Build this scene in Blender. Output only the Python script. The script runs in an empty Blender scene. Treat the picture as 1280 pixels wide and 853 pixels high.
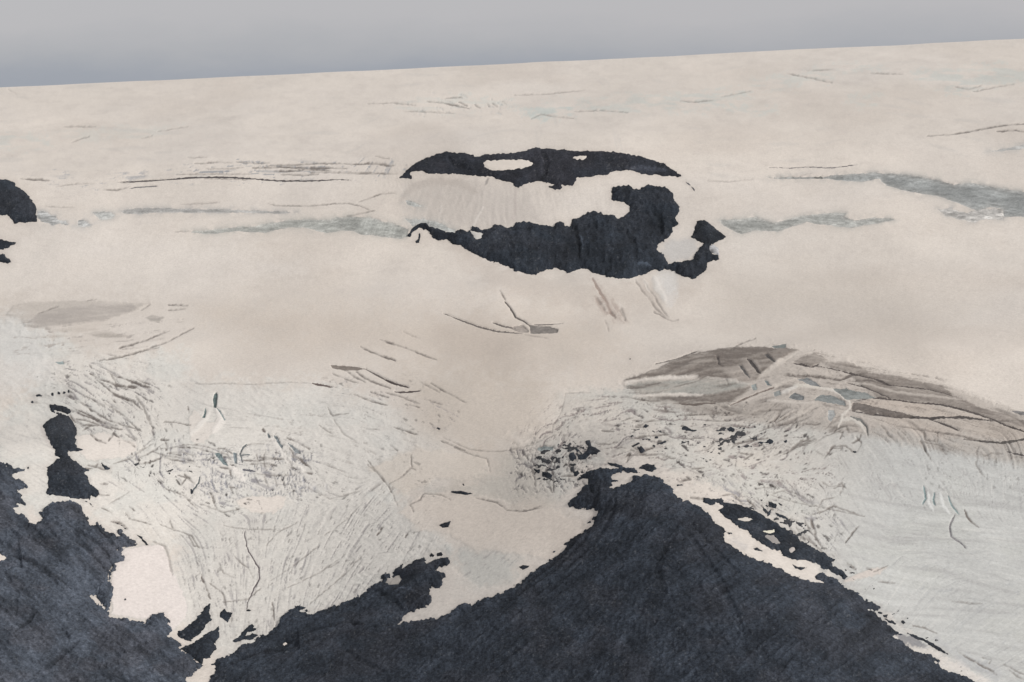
import bpy, math, random
import numpy as np
from mathutils import Matrix, Vector

sc = bpy.context.scene
C = sc.collection

# ------------------------------------------------------------------ camera
FPX = 1758.0                                # focal length in photo pixels (1280 wide)
ROLL = math.radians(2.73)
PITCH = math.atan(345.0 * math.cos(ROLL) / FPX)
CAMZ = 1900.0
cp, sp, cr, sr = math.cos(PITCH), math.sin(PITCH), math.cos(ROLL), math.sin(ROLL)
F_ = Vector((0, cp, -sp)); R0 = Vector((1, 0, 0)); U0 = Vector((0, sp, cp))
R_ = cr * R0 - sr * U0
U_ = sr * R0 + cr * U0
cam = bpy.data.cameras.new('camera')
cam.lens = FPX / 1280 * 36; cam.sensor_width = 36
cam.clip_start = 5; cam.clip_end = 400000
co = bpy.data.objects.new('camera', cam); C.objects.link(co)
m = Matrix(((R_.x, U_.x, -F_.x, 0), (R_.y, U_.y, -F_.y, 0), (R_.z, U_.z, -F_.z, CAMZ), (0, 0, 0, 1)))
co.matrix_world = m
sc.camera = co

# ------------------------------------------------------------------ light
SUN_EL, SUN_AZ = math.radians(30), math.radians(108)      # azimuth clockwise from +Y (north): light from the right, a little behind the camera
sl = bpy.data.lights.new('sun', 'SUN'); sl.energy = 2.3; sl.angle = math.radians(10); sl.color = (1.0, 0.955, 0.90)
so = bpy.data.objects.new('sun', sl); C.objects.link(so)
sdir = Vector((math.sin(SUN_AZ) * math.cos(SUN_EL), math.cos(SUN_AZ) * math.cos(SUN_EL), math.sin(SUN_EL)))
so.rotation_euler = sdir.to_track_quat('Z', 'Y').to_euler()
w = bpy.data.worlds.new('World'); sc.world = w; w.use_nodes = True
nt = w.node_tree; nt.nodes.clear()
N = nt.nodes.new; L = nt.links.new
out = N('ShaderNodeOutputWorld'); bg = N('ShaderNodeBackground'); bg2 = N('ShaderNodeBackground'); mixs = N('ShaderNodeMixShader')
sky = N('ShaderNodeTexSky'); sky.sky_type = 'NISHITA'; sky.sun_disc = False
sky.sun_elevation = SUN_EL; sky.sun_rotation = SUN_AZ
L(sky.outputs[0], bg.inputs[0]); bg.inputs[1].default_value = 0.08
tc = N('ShaderNodeTexCoord'); sx = N('ShaderNodeSeparateXYZ'); L(tc.outputs['Generated'], sx.inputs[0])
mp = N('ShaderNodeMapping'); mp.inputs['Scale'].default_value = (1, 1, 2.6); L(tc.outputs['Generated'], mp.inputs[0])
nz = N('ShaderNodeTexNoise'); nz.inputs['Scale'].default_value = 5.5; nz.inputs['Detail'].default_value = 9; nz.inputs['Roughness'].default_value = .62
L(mp.outputs[0], nz.inputs[0])
ma = N('ShaderNodeMath'); ma.operation = 'MULTIPLY_ADD'; L(nz.outputs[0], ma.inputs[0]); ma.inputs[1].default_value = .045; L(sx.outputs[2], ma.inputs[2])
rp = N('ShaderNodeValToRGB'); cr_ = rp.color_ramp
def sset(i, p, c):
    e = cr_.elements[i] if i < len(cr_.elements) else cr_.elements.new(p)
    e.position = p; e.color = (*c, 1)
mb = N('ShaderNodeMath'); mb.operation = 'MULTIPLY_ADD'; L(sx.outputs[0], mb.inputs[0]); mb.inputs[1].default_value = .03; L(ma.outputs[0], mb.inputs[2]); L(mb.outputs[0], rp.inputs[0])
cr_.elements[0].position = 0.0; cr_.elements[0].color = (.345, .37, .42, 1)
cr_.elements[1].position = 1.0; cr_.elements[1].color = (.60, .59, .585, 1)
for p, c in ((.018, (.355, .38, .43)), (.034, (.43, .44, .47)), (.056, (.50, .495, .515)), (.20, (.54, .535, .54)), (.5, (.58, .57, .57))):
    e = cr_.elements.new(p); e.color = (*c, 1)
L(rp.outputs[0], bg2.inputs[0]); bg2.inputs[1].default_value = 1.0
mixs.inputs[0].default_value = .94
L(bg.outputs[0], mixs.inputs[1]); L(bg2.outputs[0], mixs.inputs[2]); L(mixs.outputs[0], out.inputs[0])

sc.view_settings.view_transform = 'Standard'; sc.view_settings.look = 'None'
sc.view_settings.exposure = 0; sc.view_settings.gamma = 1

# ------------------------------------------------------------------ noise
rng = np.random.default_rng(7)
TAB = rng.random((512, 512)).astype(np.float32)
def vn(x, y, s=0):
    x = np.asarray(x, np.float32) + s * 37.7; y = np.asarray(y, np.float32) + s * 91.3
    xi = np.floor(x).astype(np.int32); yi = np.floor(y).astype(np.int32)
    fx = x - xi; fy = y - yi
    fx = fx * fx * fx * (fx * (fx * 6 - 15) + 10); fy = fy * fy * fy * (fy * (fy * 6 - 15) + 10)
    x0 = xi & 511; x1 = (xi + 1) & 511; y0 = yi & 511; y1 = (yi + 1) & 511
    a = TAB[y0, x0]; b = TAB[y0, x1]; c = TAB[y1, x0]; d = TAB[y1, x1]
    t = a + (b - a) * fx
    return t + (c + (d - c) * fx - t) * fy
def fbm(x, y, s=0, o=4, g=.5):
    v = 0; a = 1.0; t = 0
    for k in range(o):
        v = v + a * vn(x, y, s + k * 3); t += a; a *= g
        x, y = (x * 1.6 - y * 1.2) , (x * 1.2 + y * 1.6)
    return v / t                                          # 0..1
def ridged(x, y, s=0, o=3, g=.5):
    v = 0; a = 1.0; t = 0
    for k in range(o):
        v = v + a * (1 - np.abs(2 * vn(x, y, s + k * 5) - 1)); t += a; a *= g
        x, y = (x * 1.6 - y * 1.2), (x * 1.2 + y * 1.6)
    return v / t
def ss(a, b, v):
    t = np.clip((v - a) / (b - a), 0, 1); return t * t * (3 - 2 * t)

# ------------------------------------------------------------------ large terrain shape (metres, heights relative to the camera)
_rows = np.array([1250, 1000, 853, 600, 430, 345, 250, 190, 130])
_ys = np.array([1650, 2130, 2500, 3400, 4750, 5900, 6700, 7300, 9500.])
_zs = -_ys * np.tan(PITCH + np.arctan((_rows - 426.5) / FPX))
_ys = np.concatenate([[0, 900], _ys, [12600, 15000, 22000, 60000, 160000]])
_zs = np.concatenate([[-1330, -1290], _zs, [0, 20, -150, -900, -2500]])
_yd = np.arange(0, 160000, 50.)
_zd = np.interp(_yd, _ys, _zs)
_k = np.exp(-.5 * (np.arange(-12, 13) / 4.) ** 2); _k /= _k.sum()
_zd = np.convolve(np.pad(_zd, 12, 'edge'), _k, 'valid')
def ga(x, y, cx, cy, sx_, sy_): return np.exp(-((x - cx) / sx_) ** 2 - ((y - cy) / sy_) ** 2)
def H(x, y):
    z = np.interp(y, _yd, _zd)
    # nunatak shoulder, steeper in front
    z = z + 75 * ga(x, y, 220, 7350, 1000, 600) + 40 * ga(x, y, 400, 6750, 500, 300)
    z = z + 55 * ga(x, y, -2700, 7200, 500, 500)
    # dark pyramid ridge in the foreground and the ridge on the left; valley with the glacier tongue between
    side = np.sqrt((x - (300 + .10 * (3300 - y))) ** 2 + 150. ** 2)
    z = z + 290 * np.exp(-side / 330.) * ss(3900, 3000, y)
    z = z - 60 * ga(x, y, -480, 3000, 330, 900)
    z = z + 130 * np.exp(-((x + 1350) / 420.) ** 2) * ss(4300, 3300, y)
    z = z - 70 * ss(900, 1700, x) * ss(4300, 3000, y)
    # convex dirty ice bulges
    z = z + 45 * ga(x, y, 900, 4300, 700, 260) + 25 * ga(x, y, -1450, 4900, 500, 200)
    z = z + 14 * ga(x, y, -900, 4050, 300, 160)
    f = ss(17000, 9000, y)
    z = z + f * 62 * (fbm(x / 900, y / 1100, 11, 2) - .5)
    z = z + f * 15 * (fbm(x / 260, y / 480, 12, 2) - .5)
    z = z + 22 * ga(x, y, -300, 5600, 900, 160) + 20 * ga(x, y, 1500, 5500, 700, 200) - 25 * ga(x, y, 250, 5250, 500, 350) + 18 * ga(x, y, -1500, 6300, 600, 120)
    return z

# polar grid: columns by bearing, rows by elevation angle as seen from above the valley
st = 1.04 / FPX
fine = np.arange(-.412, .4121, st)
g = []; d = .412; s_ = st
while d < .80: s_ *= 1.09; d += s_; g.append(d)
g = np.array(g)
DX = np.concatenate([-g[::-1], fine, g])
nx = len(DX)
yt = np.concatenate([np.geomspace(1350, 13500, 1500)])
XT = DX[:, None] * yt[None, :]
ET = (H(XT, np.broadcast_to(yt, XT.shape)) / yt)
ET = np.maximum.accumulate(ET, 1) + np.arange(len(yt)) * 1e-9
ECR = -0.0004 + ET[:, -1]
lev = np.arange(0, .535, st)
g = []; d = lev[-1]; s_ = st
while d < .80: s_ *= 1.12; d += s_; g.append(d)
lev = np.concatenate([lev, g])[::-1]                       # near -> far, as drop below the crest line
ny = len(lev)
Y = np.empty((ny + 5, nx))
for i in range(nx):
    Y[:ny, i] = np.interp(ECR[i] - lev, ET[i], yt)
for k, t in enumerate((14500, 16500, 22000, 60000, 155000)): Y[ny + k] = t
X = DX[None, :] * Y
Z0 = H(X, Y)
NR = ny + 5
E = Z0 / Y
dep = cp - E * sp
uu = sp + E * cp
a_ = FPX * DX[None, :] / dep; b_ = FPX * uu / dep
PX = 640 + cr * a_ - sr * b_
PY = 426.5 - (sr * a_ + cr * b_)
PX = PX.astype(np.float32); PY = PY.astype(np.float32)
MPP = (Y / FPX).astype(np.float32)                         # metres per photo pixel, sideways
N1 = fbm(PX / 9, PY / 7, 21, 4); N2 = fbm(PX / 3.2, PY / 2.6, 22, 3); N0 = fbm(PX / 60, PY / 40, 23, 4)

# ------------------------------------------------------------------ outline helpers
def P(x0, y0, s, txt):
    v = [float(t) for t in txt.replace(',', ' ').split()]
    return np.array([(x0 + v[i] / s, y0 + v[i + 1] / s) for i in range(0, len(v), 2)])
A1 = (0, 0, 2.942); A2 = (425, 0, 2.942); A3 = (850, 0, 2.942)
n1 = (480, 170, 4.491); n2 = (690, 170, 4.4875)
B1 = (0, 350, 3.412); B2 = (240, 350, 3.412); B3 = (480, 330, 3.412); B4 = (720, 380, 3.879); B5 = (980, 380, 3.877)
C1 = (0, 560, 2.911); C2 = (200, 570, 3.014); C3 = (460, 560, 3.282); C4 = (660, 540, 2.727); C5 = (840, 560, 2.909)
K = 5.333
H1 = (840, 600, K); H2 = (1040, 693, K); H3 = (160, 693, K); L4 = (0, 190, K); E5 = (640, 530, K); F6 = (780, 420, K); F7 = (960, 420, K)
G1 = (220, 160, 4.267); G2 = (880, 180, 3.2); D3 = (200, 470, K); D4 = (0, 570, K); D5 = (40, 430, K); D6 = (460, 640, 4.267); D7 = (700, 320, K)
I = (0, 0, 1)
def box(p, mg):
    x0, y0 = p.min(0) - mg; x1, y1 = p.max(0) + mg
    m_ = (PX > x0) & (PX < x1) & (PY > y0) & (PY < y1)
    r = np.where(m_.any(1))[0]; c = np.where(m_.any(0))[0]
    if len(r) == 0: return None
    return (slice(max(r[0] - 1, 0), r[-1] + 2), slice(max(c[0] - 1, 0), c[-1] + 2))
def segd(px, py, a, b):
    dx, dy = b - a; l2 = dx * dx + dy * dy + 1e-9
    t = np.clip(((px - a[0]) * dx + (py - a[1]) * dy) / l2, 0, 1)
    return (px - a[0] - t * dx) ** 2 + (py - a[1] - t * dy) ** 2, t
def sdpoly(p, mg=12, rag=0., fine_=0., holes=()):
    """signed distance (photo pixels, inside > 0) on the part of the grid near the outline"""
    s = box(p, mg)
    if s is None: return None
    px = PX[s]; py = PY[s]
    dd = np.full(px.shape, 1e9, np.float32); ins = np.zeros(px.shape, bool)
    n = len(p)
    for i in range(n):
        a = p[i]; b = p[(i + 1) % n]
        q, _ = segd(px, py, a, b); np.minimum(dd, q, out=dd)
        if a[1] != b[1]:
            c = ((py > a[1]) != (py > b[1])) & (px < (b[0] - a[0]) * (py - a[1]) / (b[1] - a[1]) + a[0])
            ins ^= c
    sd = np.sqrt(dd) * np.where(ins, 1, -1)
    if rag: sd = sd + rag * (N1[s] - .5) * 2.6 + fine_ * (N2[s] - .5) * 4
    return s, sd.astype(np.float32)
def sdline(p, wd, mg=8, taper=True, wob=.6):
    s = box(p, mg)
    if s is None: return None
    px = PX[s] + wob * 5 * (N1[s] - .5); py = PY[s] + wob * 3 * (N0[s] - .5) + wob * 2.0 * (N2[s] - .5)
    seg = np.hypot(*(p[1:] - p[:-1]).T); cum = np.concatenate([[0], np.cumsum(seg)]); tot = cum[-1]
    best = np.full(px.shape, 1e9, np.float32); T = np.zeros(px.shape, np.float32)
    for i in range(len(p) - 1):
        q, t = segd(px, py, p[i], p[i + 1])
        mk = q < best; best[mk] = q[mk]; T[mk] = ((cum[i] + t * seg[i]) / tot)[mk]
    wv = wd * .5 * ((.35 + .65 * np.sqrt(np.clip(4 * T * (1 - T), 0, 1))) if taper else 1) * (.75 + .5 * N1[s])
    return s, (wv - np.sqrt(best)).astype(np.float32)

# ------------------------------------------------------------------ flow lines of the ice and fall lines of the scree, streaked along a direction field
RX0, RY0, RW, RH = -60, 20, 1400, 880
_rx, _ry = np.meshgrid(np.arange(RW, dtype=np.float32) + RX0, np.arange(RH, dtype=np.float32) + RY0)
def dirfield(pts, r=55., chaos=0.):
    cx = np.zeros((RH // 4, RW // 4), np.float32); cy = cx.copy()
    x4 = _rx[::4, ::4][:RH // 4, :RW // 4]; y4 = _ry[::4, ::4][:RH // 4, :RW // 4]
    for x, y, a in pts:
        w_ = 1 / (((x4 - x) ** 2 + (y4 - y) ** 2) / r ** 2 + .15) ** 2
        cx += w_ * math.cos(math.radians(2 * a)); cy += w_ * math.sin(math.radians(2 * a))
    a = .5 * np.arctan2(cy, cx) + .5 * (fbm(x4 / 60, y4 / 60, 400, 3) - .5)
    a = a + chaos * 2.0 * (fbm(x4 / 22, y4 / 14, 410, 3) - .5) * ss(640, 680, x4) * ss(1070, 1030, x4) * ss(490, 510, y4) * ss(660, 620, y4)
    a = a + chaos * 1.6 * (fbm(x4 / 22, y4 / 16, 411, 3) - .5) * ss(190, 230, x4) * ss(420, 380, x4) * ss(530, 560, y4) * ss(640, 610, y4)
    return np.repeat(np.repeat(a, 4, 0), 4, 1)
def lic(noise, ang, n):
    c = np.cos(ang).astype(np.float32); q = np.sin(ang).astype(np.float32)
    acc = noise.copy(); gx0 = _rx - RX0; gy0 = _ry - RY0
    for sg in (1, -1):
        x = gx0.copy(); y = gy0.copy(); dx = c * sg; dy = q * sg
        for k in range(n):
            x = np.clip(x + dx, 0, RW - 1.01); y = np.clip(y + dy, 0, RH - 1.01)
            xi = x.astype(np.int32); yi = y.astype(np.int32)
            acc += noise[yi, xi] * (1 - k / n)
            nc = c[yi, xi]; nq = q[yi, xi]; f_ = np.where(nc * dx + nq * dy < 0, -1, 1).astype(np.float32)
            dx = nc * f_; dy = nq * f_
    acc -= acc.mean(); return acc / acc.std()
def smp(R, s=None):
    def mirror(v, n): v = np.mod(v, 2 * (n - 2)); return np.clip(np.where(v > n - 2, 2 * (n - 2) - v, v), 0, n - 1.01)
    x = mirror((PX if s is None else PX[s]) - RX0, RW); y = mirror((PY if s is None else PY[s]) - RY0, RH)
    xi = x.astype(np.int32); yi = y.astype(np.int32); fx = x - xi; fy = y - yi
    return (R[yi, xi] * (1 - fx) + R[yi, xi + 1] * fx) * (1 - fy) + (R[yi + 1, xi] * (1 - fx) + R[yi + 1, xi + 1] * fx) * fy
wn = rng.standard_normal((RH, RW)).astype(np.float32)
def blur(a):
    a = .25 * np.roll(a, 1, 0) + .5 * a + .25 * np.roll(a, -1, 0)
    return .25 * np.roll(a, 1, 1) + .5 * a + .25 * np.roll(a, -1, 1)
FLOW = dirfield([(430, 700, 126), (500, 650, 128), (540, 690, 120), (360, 680, 108), (330, 740, 100), (300, 700, 86), (250, 740, 72), (150, 600, 28), (200, 650, 45), (120, 500, 30), (160, 480, 28), (185, 520, 55), (195, 560, 95),
    (300, 590, 8), (380, 580, 22), (260, 560, 8), (230, 610, 25), (100, 400, -12), (180, 420, -14), (60, 440, -5), (400, 500, 6), (470, 480, 25), (550, 560, 25), (560, 610, 8), (640, 600, 60), (660, 560, 100), (700, 530, -40), (750, 520, 0),
    (850, 520, -4), (900, 560, -8), (950, 570, -22), (1000, 560, -35), (1000, 640, 35), (950, 620, 25), (1030, 680, 52), (900, 600, 14), (1080, 600, 60), (1150, 580, 70), (1250, 600, 80), (1150, 650, 12), (1250, 700, 5), (1110, 740, 128), (1180, 780, 140), (1240, 820, 150), (1250, 760, 150),
    (550, 250, 112), (650, 260, 85), (700, 250, 80), (750, 390, 58), (830, 380, 54), (640, 400, 40), (850, 455, -12), (920, 440, -4), (1000, 455, 14), (1100, 490, 14), (1200, 525, 16), (820, 480, -4), (950, 490, -12), (600, 100, -3), (200, 130, -3), (1000, 120, -4), (300, 210, 0), (300, 270, 0), (1150, 250, 8),
    (650, 700, 140), (600, 720, 150), (1000, 350, 0), (600, 480, 20), (680, 480, 100)], chaos=1.)
S1 = smp(lic(wn, FLOW, 26)); S2 = smp(blur(blur(lic(blur(blur(np.roll(wn, 77, 1))), FLOW, 30))))
S6 = smp(lic(np.roll(wn, 555, 1), FLOW, 4)); S7 = smp(blur(lic(blur(np.roll(wn, 611, 0)), FLOW, 8)))
S8 = smp(lic(blur(np.roll(wn, 711, 1)), FLOW, 4))
BAND = dirfield([(1000, 620, 20), (1100, 640, 10), (1280, 650, 4), (1050, 700, 14), (1280, 740, 6), (1200, 830, 10), (1080, 560, 14), (1280, 560, 12)], 90)
XF = np.where((_rx > 640) & (_rx < 1070) & (_ry > 490), FLOW[:RH, :RW] + 1.1, FLOW[:RH, :RW] + .9)
S9 = smp(lic(np.roll(wn, 811, 1), XF, 12))
S3 = smp(blur(lic(blur(blur(np.roll(wn, 199, 0))), BAND, 45)))
SCREE = dirfield([(720, 680, 140), (650, 740, 145), (560, 790, 152), (740, 640, 128), (780, 650, 110), (800, 720, 98), (860, 680, 48), (900, 700, 42), (960, 740, 36), (1050, 790, 33), (800, 830, 100), (880, 800, 60), (1000, 840, 40), (700, 800, 135), (420, 820, 165), (400, 780, 150), (480, 760, 160),
    (60, 660, 45), (120, 680, 36), (30, 640, 60), (60, 720, 38), (130, 740, 45), (40, 800, 42), (120, 800, 120), (200, 820, 40), (75, 540, 75), (80, 600, 50), (600, 300, 10), (700, 310, 95), (780, 310, 80), (820, 260, 60), (950, 660, 42), (1000, 690, 38)], 45)
S4 = smp(lic(np.roll(wn, 311, 1), SCREE, 12)); S5 = smp(blur(lic(blur(blur(np.roll(wn, 431, 0))), SCREE, 26)))

# ------------------------------------------------------------------ glacier: relief (metres) and albedo
DZ = np.zeros(PX.shape, np.float32)
COL = np.zeros(PX.shape + (3,), np.float32)
SNOW = np.array((.71, .655, .60), np.float32)
def mixc(mask, c, s=None):
    c = np.array(c, np.float32)
    if s is None: COL[...] += (c - COL) * mask[..., None]
    else: COL[s] += (c - COL[s]) * mask[..., None]
def area(pts, feather, rag=3., fine_=1.5):
    r = sdpoly(pts, feather * 2 + 8, rag, fine_)
    return r[0], ss(-feather, feather, r[1])
def soft(pts, color, feather, k=1., rag=3., fine_=1.5):
    s, m_ = area(pts, feather, rag, fine_); mixc(m_ * k, color, s); return s, m_
COL[...] = SNOW
t = fbm(PX / 150, PY / 45, 31, 4)
COL *= (1 + .10 * (t - .5))[..., None]
mixc(.3 * ss(.40, .80, fbm(PX / 150, PY / 55, 32, 3)), (.71, .67, .635))
mixc(.28 * ss(.42, .80, fbm(PX / 130, PY / 42, 33, 3)), (.545, .48, .425))          # windblown dust
mixc(.22 * ss(.50, .80, fbm(PX / 14, PY / 4, 34, 4)) * ss(520, 260, PY), (.55, .50, .465))

# bare ice below the snow line
ICEW = (.745, .715, .67); ICEB = (.665, .668, .637)
zl = P(*I, '-400 392 0 392 30 405 110 440 150 446 205 440 232 440 240 470 262 482 320 486 400 478 430 490 470 500 500 520 540 548 545 560 520 560 505 585 498 615 512 640 545 665 560 690 530 700 470 740 400 790 300 830 200 770 190 740 232 690 190 676 150 680 110 640 -30 640 -60 560 0 520 40 500 40 470 0 450 -400 450')
s, mL = area(zl, 16, 14, 4)
tx = fbm(PX[s] / 7, PY[s] / 5, 41, 4)
mixc(mL * .9, ICEW, s); mixc(mL * ss(.45, .7, fbm(PX[s] / 45, PY[s] / 30, 42, 4)) * .6, ICEB, s)
zr = P(*I, '700 492 760 488 800 478 900 500 1000 520 1100 540 1180 550 1300 560 1900 600 1900 1100 1300 900 1200 853 1100 780 1050 735 1000 690 960 650 900 610 850 590 790 570 700 590 640 640 560 630 520 612 585 605 625 590 620 570 650 562 690 545')
s, mR = area(zr, 7, 7, 3)
gr = ss(900, 1150, PX[s] + .35 * (PY[s] - 600))
mixc(mR * .85, (.59, .555, .51), s)
mixc(mR * gr * .85, (.52, .535, .53), s)
mixc(mR * ss(.42, .72, fbm(PX[s] / 50, PY[s] / 30, 43, 4)) * .5, (.53, .54, .515), s)
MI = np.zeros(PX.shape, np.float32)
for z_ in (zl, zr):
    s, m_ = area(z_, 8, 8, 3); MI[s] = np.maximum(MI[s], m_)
soft(P(*I, '240 640 330 640 440 620 540 640 560 690 480 740 380 790 300 840 240 800 236 740 220 690'), (.61, .592, .56), 12, .62, 8, 4)
soft(P(*I, '240 480 400 480 520 520 500 600 380 630 250 620 200 560'), (.67, .65, .615), 18, .5, 10, 4)
VAR = ss(.36, .62, fbm(PX / 30, PY / 22, 520, 4)) * .8 + .2
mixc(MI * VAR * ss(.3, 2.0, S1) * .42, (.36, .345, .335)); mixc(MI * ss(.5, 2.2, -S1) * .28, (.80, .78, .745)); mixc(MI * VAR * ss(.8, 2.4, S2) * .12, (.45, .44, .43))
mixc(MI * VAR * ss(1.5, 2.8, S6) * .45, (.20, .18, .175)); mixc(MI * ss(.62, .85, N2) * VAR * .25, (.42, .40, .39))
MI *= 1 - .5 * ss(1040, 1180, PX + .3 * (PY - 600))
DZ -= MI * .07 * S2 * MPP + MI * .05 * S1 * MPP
MRB = ss(980, 1120, PX + .45 * (PY - 640)) * ss(545, 600, PY)
mixc(MRB * ss(.3, 1.8, S3) * .36, (.37, .365, .365)); mixc(MRB * ss(.3, 2., -S3) * .35, (.66, .67, .655)); DZ -= MRB * .16 * S3 * MPP
mixc(ss(.9, 2.4, S2) * ss(330, 180, PY) * .22, (.50, .49, .475))                  # faint streaks high up
# smooth snow remnants lying in the ice
# greyer, bluish ice in the tongue
soft(P(*I, '560 690 620 680 650 700 640 730 600 742 570 740 575 715'), (.50, .52, .50), 12, .55, 9, 4)
soft(P(*I, '640 575 700 560 720 600 700 625 650 630 600 620'), (.56, .57, .54), 8, .5, 8, 4)
s, m_ = soft(P(*H2, '400 540 450 522 540 545 620 590 650 640 560 625 500 605 440 575'), (.20, .20, .22), 1.5, .8, 2, 2)
soft(P(*H2, '520 620 640 615 740 670 850 720 960 790 1120 880 960 900 860 812 800 787 740 767 700 735 640 700'), (.72, .68, .64), 3, .8, 3, 2)
soft(P(*H2, '330 395 380 400 450 470 560 540 480 530 400 475'), (.66, .64, .61), 2, .7, 3, 2)
soft(P(*H2, '700 560 800 620 1000 740 1120 790 1100 850 900 740 760 640'), (.42, .43, .45), 6, .5, 6, 4)
soft(P(*H1, '90 60 160 150 240 200 300 230 400 290 520 370 640 450 720 490 800 530 980 570 960 620 1020 690 900 670 700 580 450 470 350 390 290 290 200 190'), (.72, .67, .62), 2.5, .75, 2, 2)
soft(P(*H1, '370 400 470 390 520 440 500 480 420 440'), (.52, .50, .49), 4, .5, 4, 3)
# high blue-ice windows and faint haze of crevasses near the crest
for q, k in (('655 138 690 128 720 131 716 143 680 150 660 148', .6), ('700 128 760 122 820 118 900 112 960 118 880 138 800 142 740 138', .38), ('490 128 560 120 640 124 640 135 560 140 500 138', .3),
             ('900 112 1000 88 1060 80 1110 84 1040 100 960 112', .32), ('1130 92 1180 86 1240 82 1290 80 1290 104 1230 110 1200 118 1170 114', .42), ('0 168 40 166 60 180 30 188 0 184', .32),
             ('905 135 970 132 975 140 910 142', .35), ('1060 120 1100 118 1095 130 1060 130', .3), ('60 168 120 160 190 155 240 160 200 172 120 178', .2)):
    s, m_ = area(P(*I, q), 6, 6, 4)
    mixc(m_ * k * ss(.38, .62, fbm(PX[s] / 22, PY[s] / 4, 47, 4)), (.50, .575, .56), s)
# brown dust in the wide basin, pale snow edge and painted shade around the nunatak
soft(P(*I, '240 380 420 385 640 380 760 400 780 440 700 480 560 470 420 430 300 430'), (.57, .50, .435), 38, .55, 14, 4)
soft(P(*I, '900 340 1100 350 1200 400 1150 440 1000 420 900 400'), (.54, .49, .44), 34, .55, 14, 4)
soft(P(*I, '500 255 520 235 560 222 600 232 610 262 590 285 540 280'), (.47, .43, .395), 12, .55, 6, 3)  # shade of the left nunatak slope painted into the snow albedo
soft(P(*I, '600 235 660 245 680 280 640 285 590 285'), (.49, .45, .42), 14, .6, 6, 3)  # grey slope shade continued to the right, also in the albedo
soft(P(*I, '560 300 620 330 680 350 760 356 850 358 880 362 800 385 700 380 620 360 580 330'), (.53, .47, .42), 12, .45, 8, 3)  # shade along the foot of the cliff, painted as darker snow
soft(P(*I, '540 405 600 395 640 420 660 450 620 470 560 450'), (.52, .455, .40), 22, .5, 8, 3)
soft(P(*I, '500 470 600 460 680 480 690 540 600 570 520 540'), (.55, .485, .42), 30, .62, 12, 3)
soft(P(*I, '-80 300 120 290 300 300 380 340 240 365 60 370 -80 372'), (.76, .715, .67), 26, .5, 12, 3)
soft(P(*I, '900 290 1100 285 1300 300 1300 340 1100 330 920 340'), (.73, .685, .635), 22, .4, 12, 3)
soft(P(*I, '700 245 750 235 770 262 750 275 700 262'), (.76, .71, .66), 10, .6, 4, 2)
soft(P(*I, '580 560 660 560 700 640 720 680 600 680 540 640'), (.62, .545, .47), 18, .45, 8, 3)
soft(P(*I, '-50 400 30 400 70 430 60 480 -50 500'), (.72, .71, .69), 16, .6, 8, 3)
soft(P(*I, '700 640 745 655 720 690 690 700 690 665'), (.50, .445, .40), 8, .6, 5, 3)
soft(P(*I, '822 318 838 300 870 298 872 312 860 325 840 328'), (.53, .53, .53), 5, .6, 3, 2)
soft(P(*I, '822 335 850 340 846 365 832 368 826 350'), (.66, .65, .63), 4, .6, 3, 2)

# ---- fields of small crevasses, by direction; ash and the shade inside them go into the albedo
CRK = (.10, .088, .084)
def lumps(pts, ang, st_, scale, amp, feather=16, seed=130):
    s, m_ = area(P(*I, pts), feather, 8, 4)
    px = PX[s]; py = PY[s]; c, q = math.cos(math.radians(ang)), math.sin(math.radians(ang))
    wx = px + 6 * (N0[s] - .5); wy = py + 6 * (fbm(px / 20, py / 20, seed + 1, 2) - .5)
    r = ridged((wx * c + wy * q) / (scale * st_), (-wx * q + wy * c) / scale, seed, 4, .6)
    DZ[s] += m_ * .45 * amp * MPP[s] * (r - .5) * ss(.25, .6, fbm(px / 40, py / 30, seed + 2, 3))
lumps('0 392 110 440 240 470 400 478 520 540 500 620 560 690 400 790 300 830 200 770 230 690 110 640 -30 640', 25, 2.5, 7, 3.2)
lumps('630 540 760 488 900 500 1100 540 1060 640 1040 700 900 610 790 570 660 620', -12, 2.6, 6, 4.0, 14, 140)
lumps('740 470 960 440 1100 470 1290 520 1290 570 1040 560 760 500', 8, 3.5, 5, 2.2, 8, 150)
lumps('960 470 1060 465 1070 520 980 520', 20, 1.6, 7, 4.0, 8, 160)
lumps('1000 600 1300 580 1300 860 1200 860 1050 730', 8, 6, 8, 2.6, 20, 170)
lumps('230 560 400 550 400 625 240 620', 30, 1.6, 7, 4.5, 14, 180)
lumps('480 200 620 225 700 235 700 280 600 285 480 290', 75, 5, 7, 2.0, 14, 190)
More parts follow.
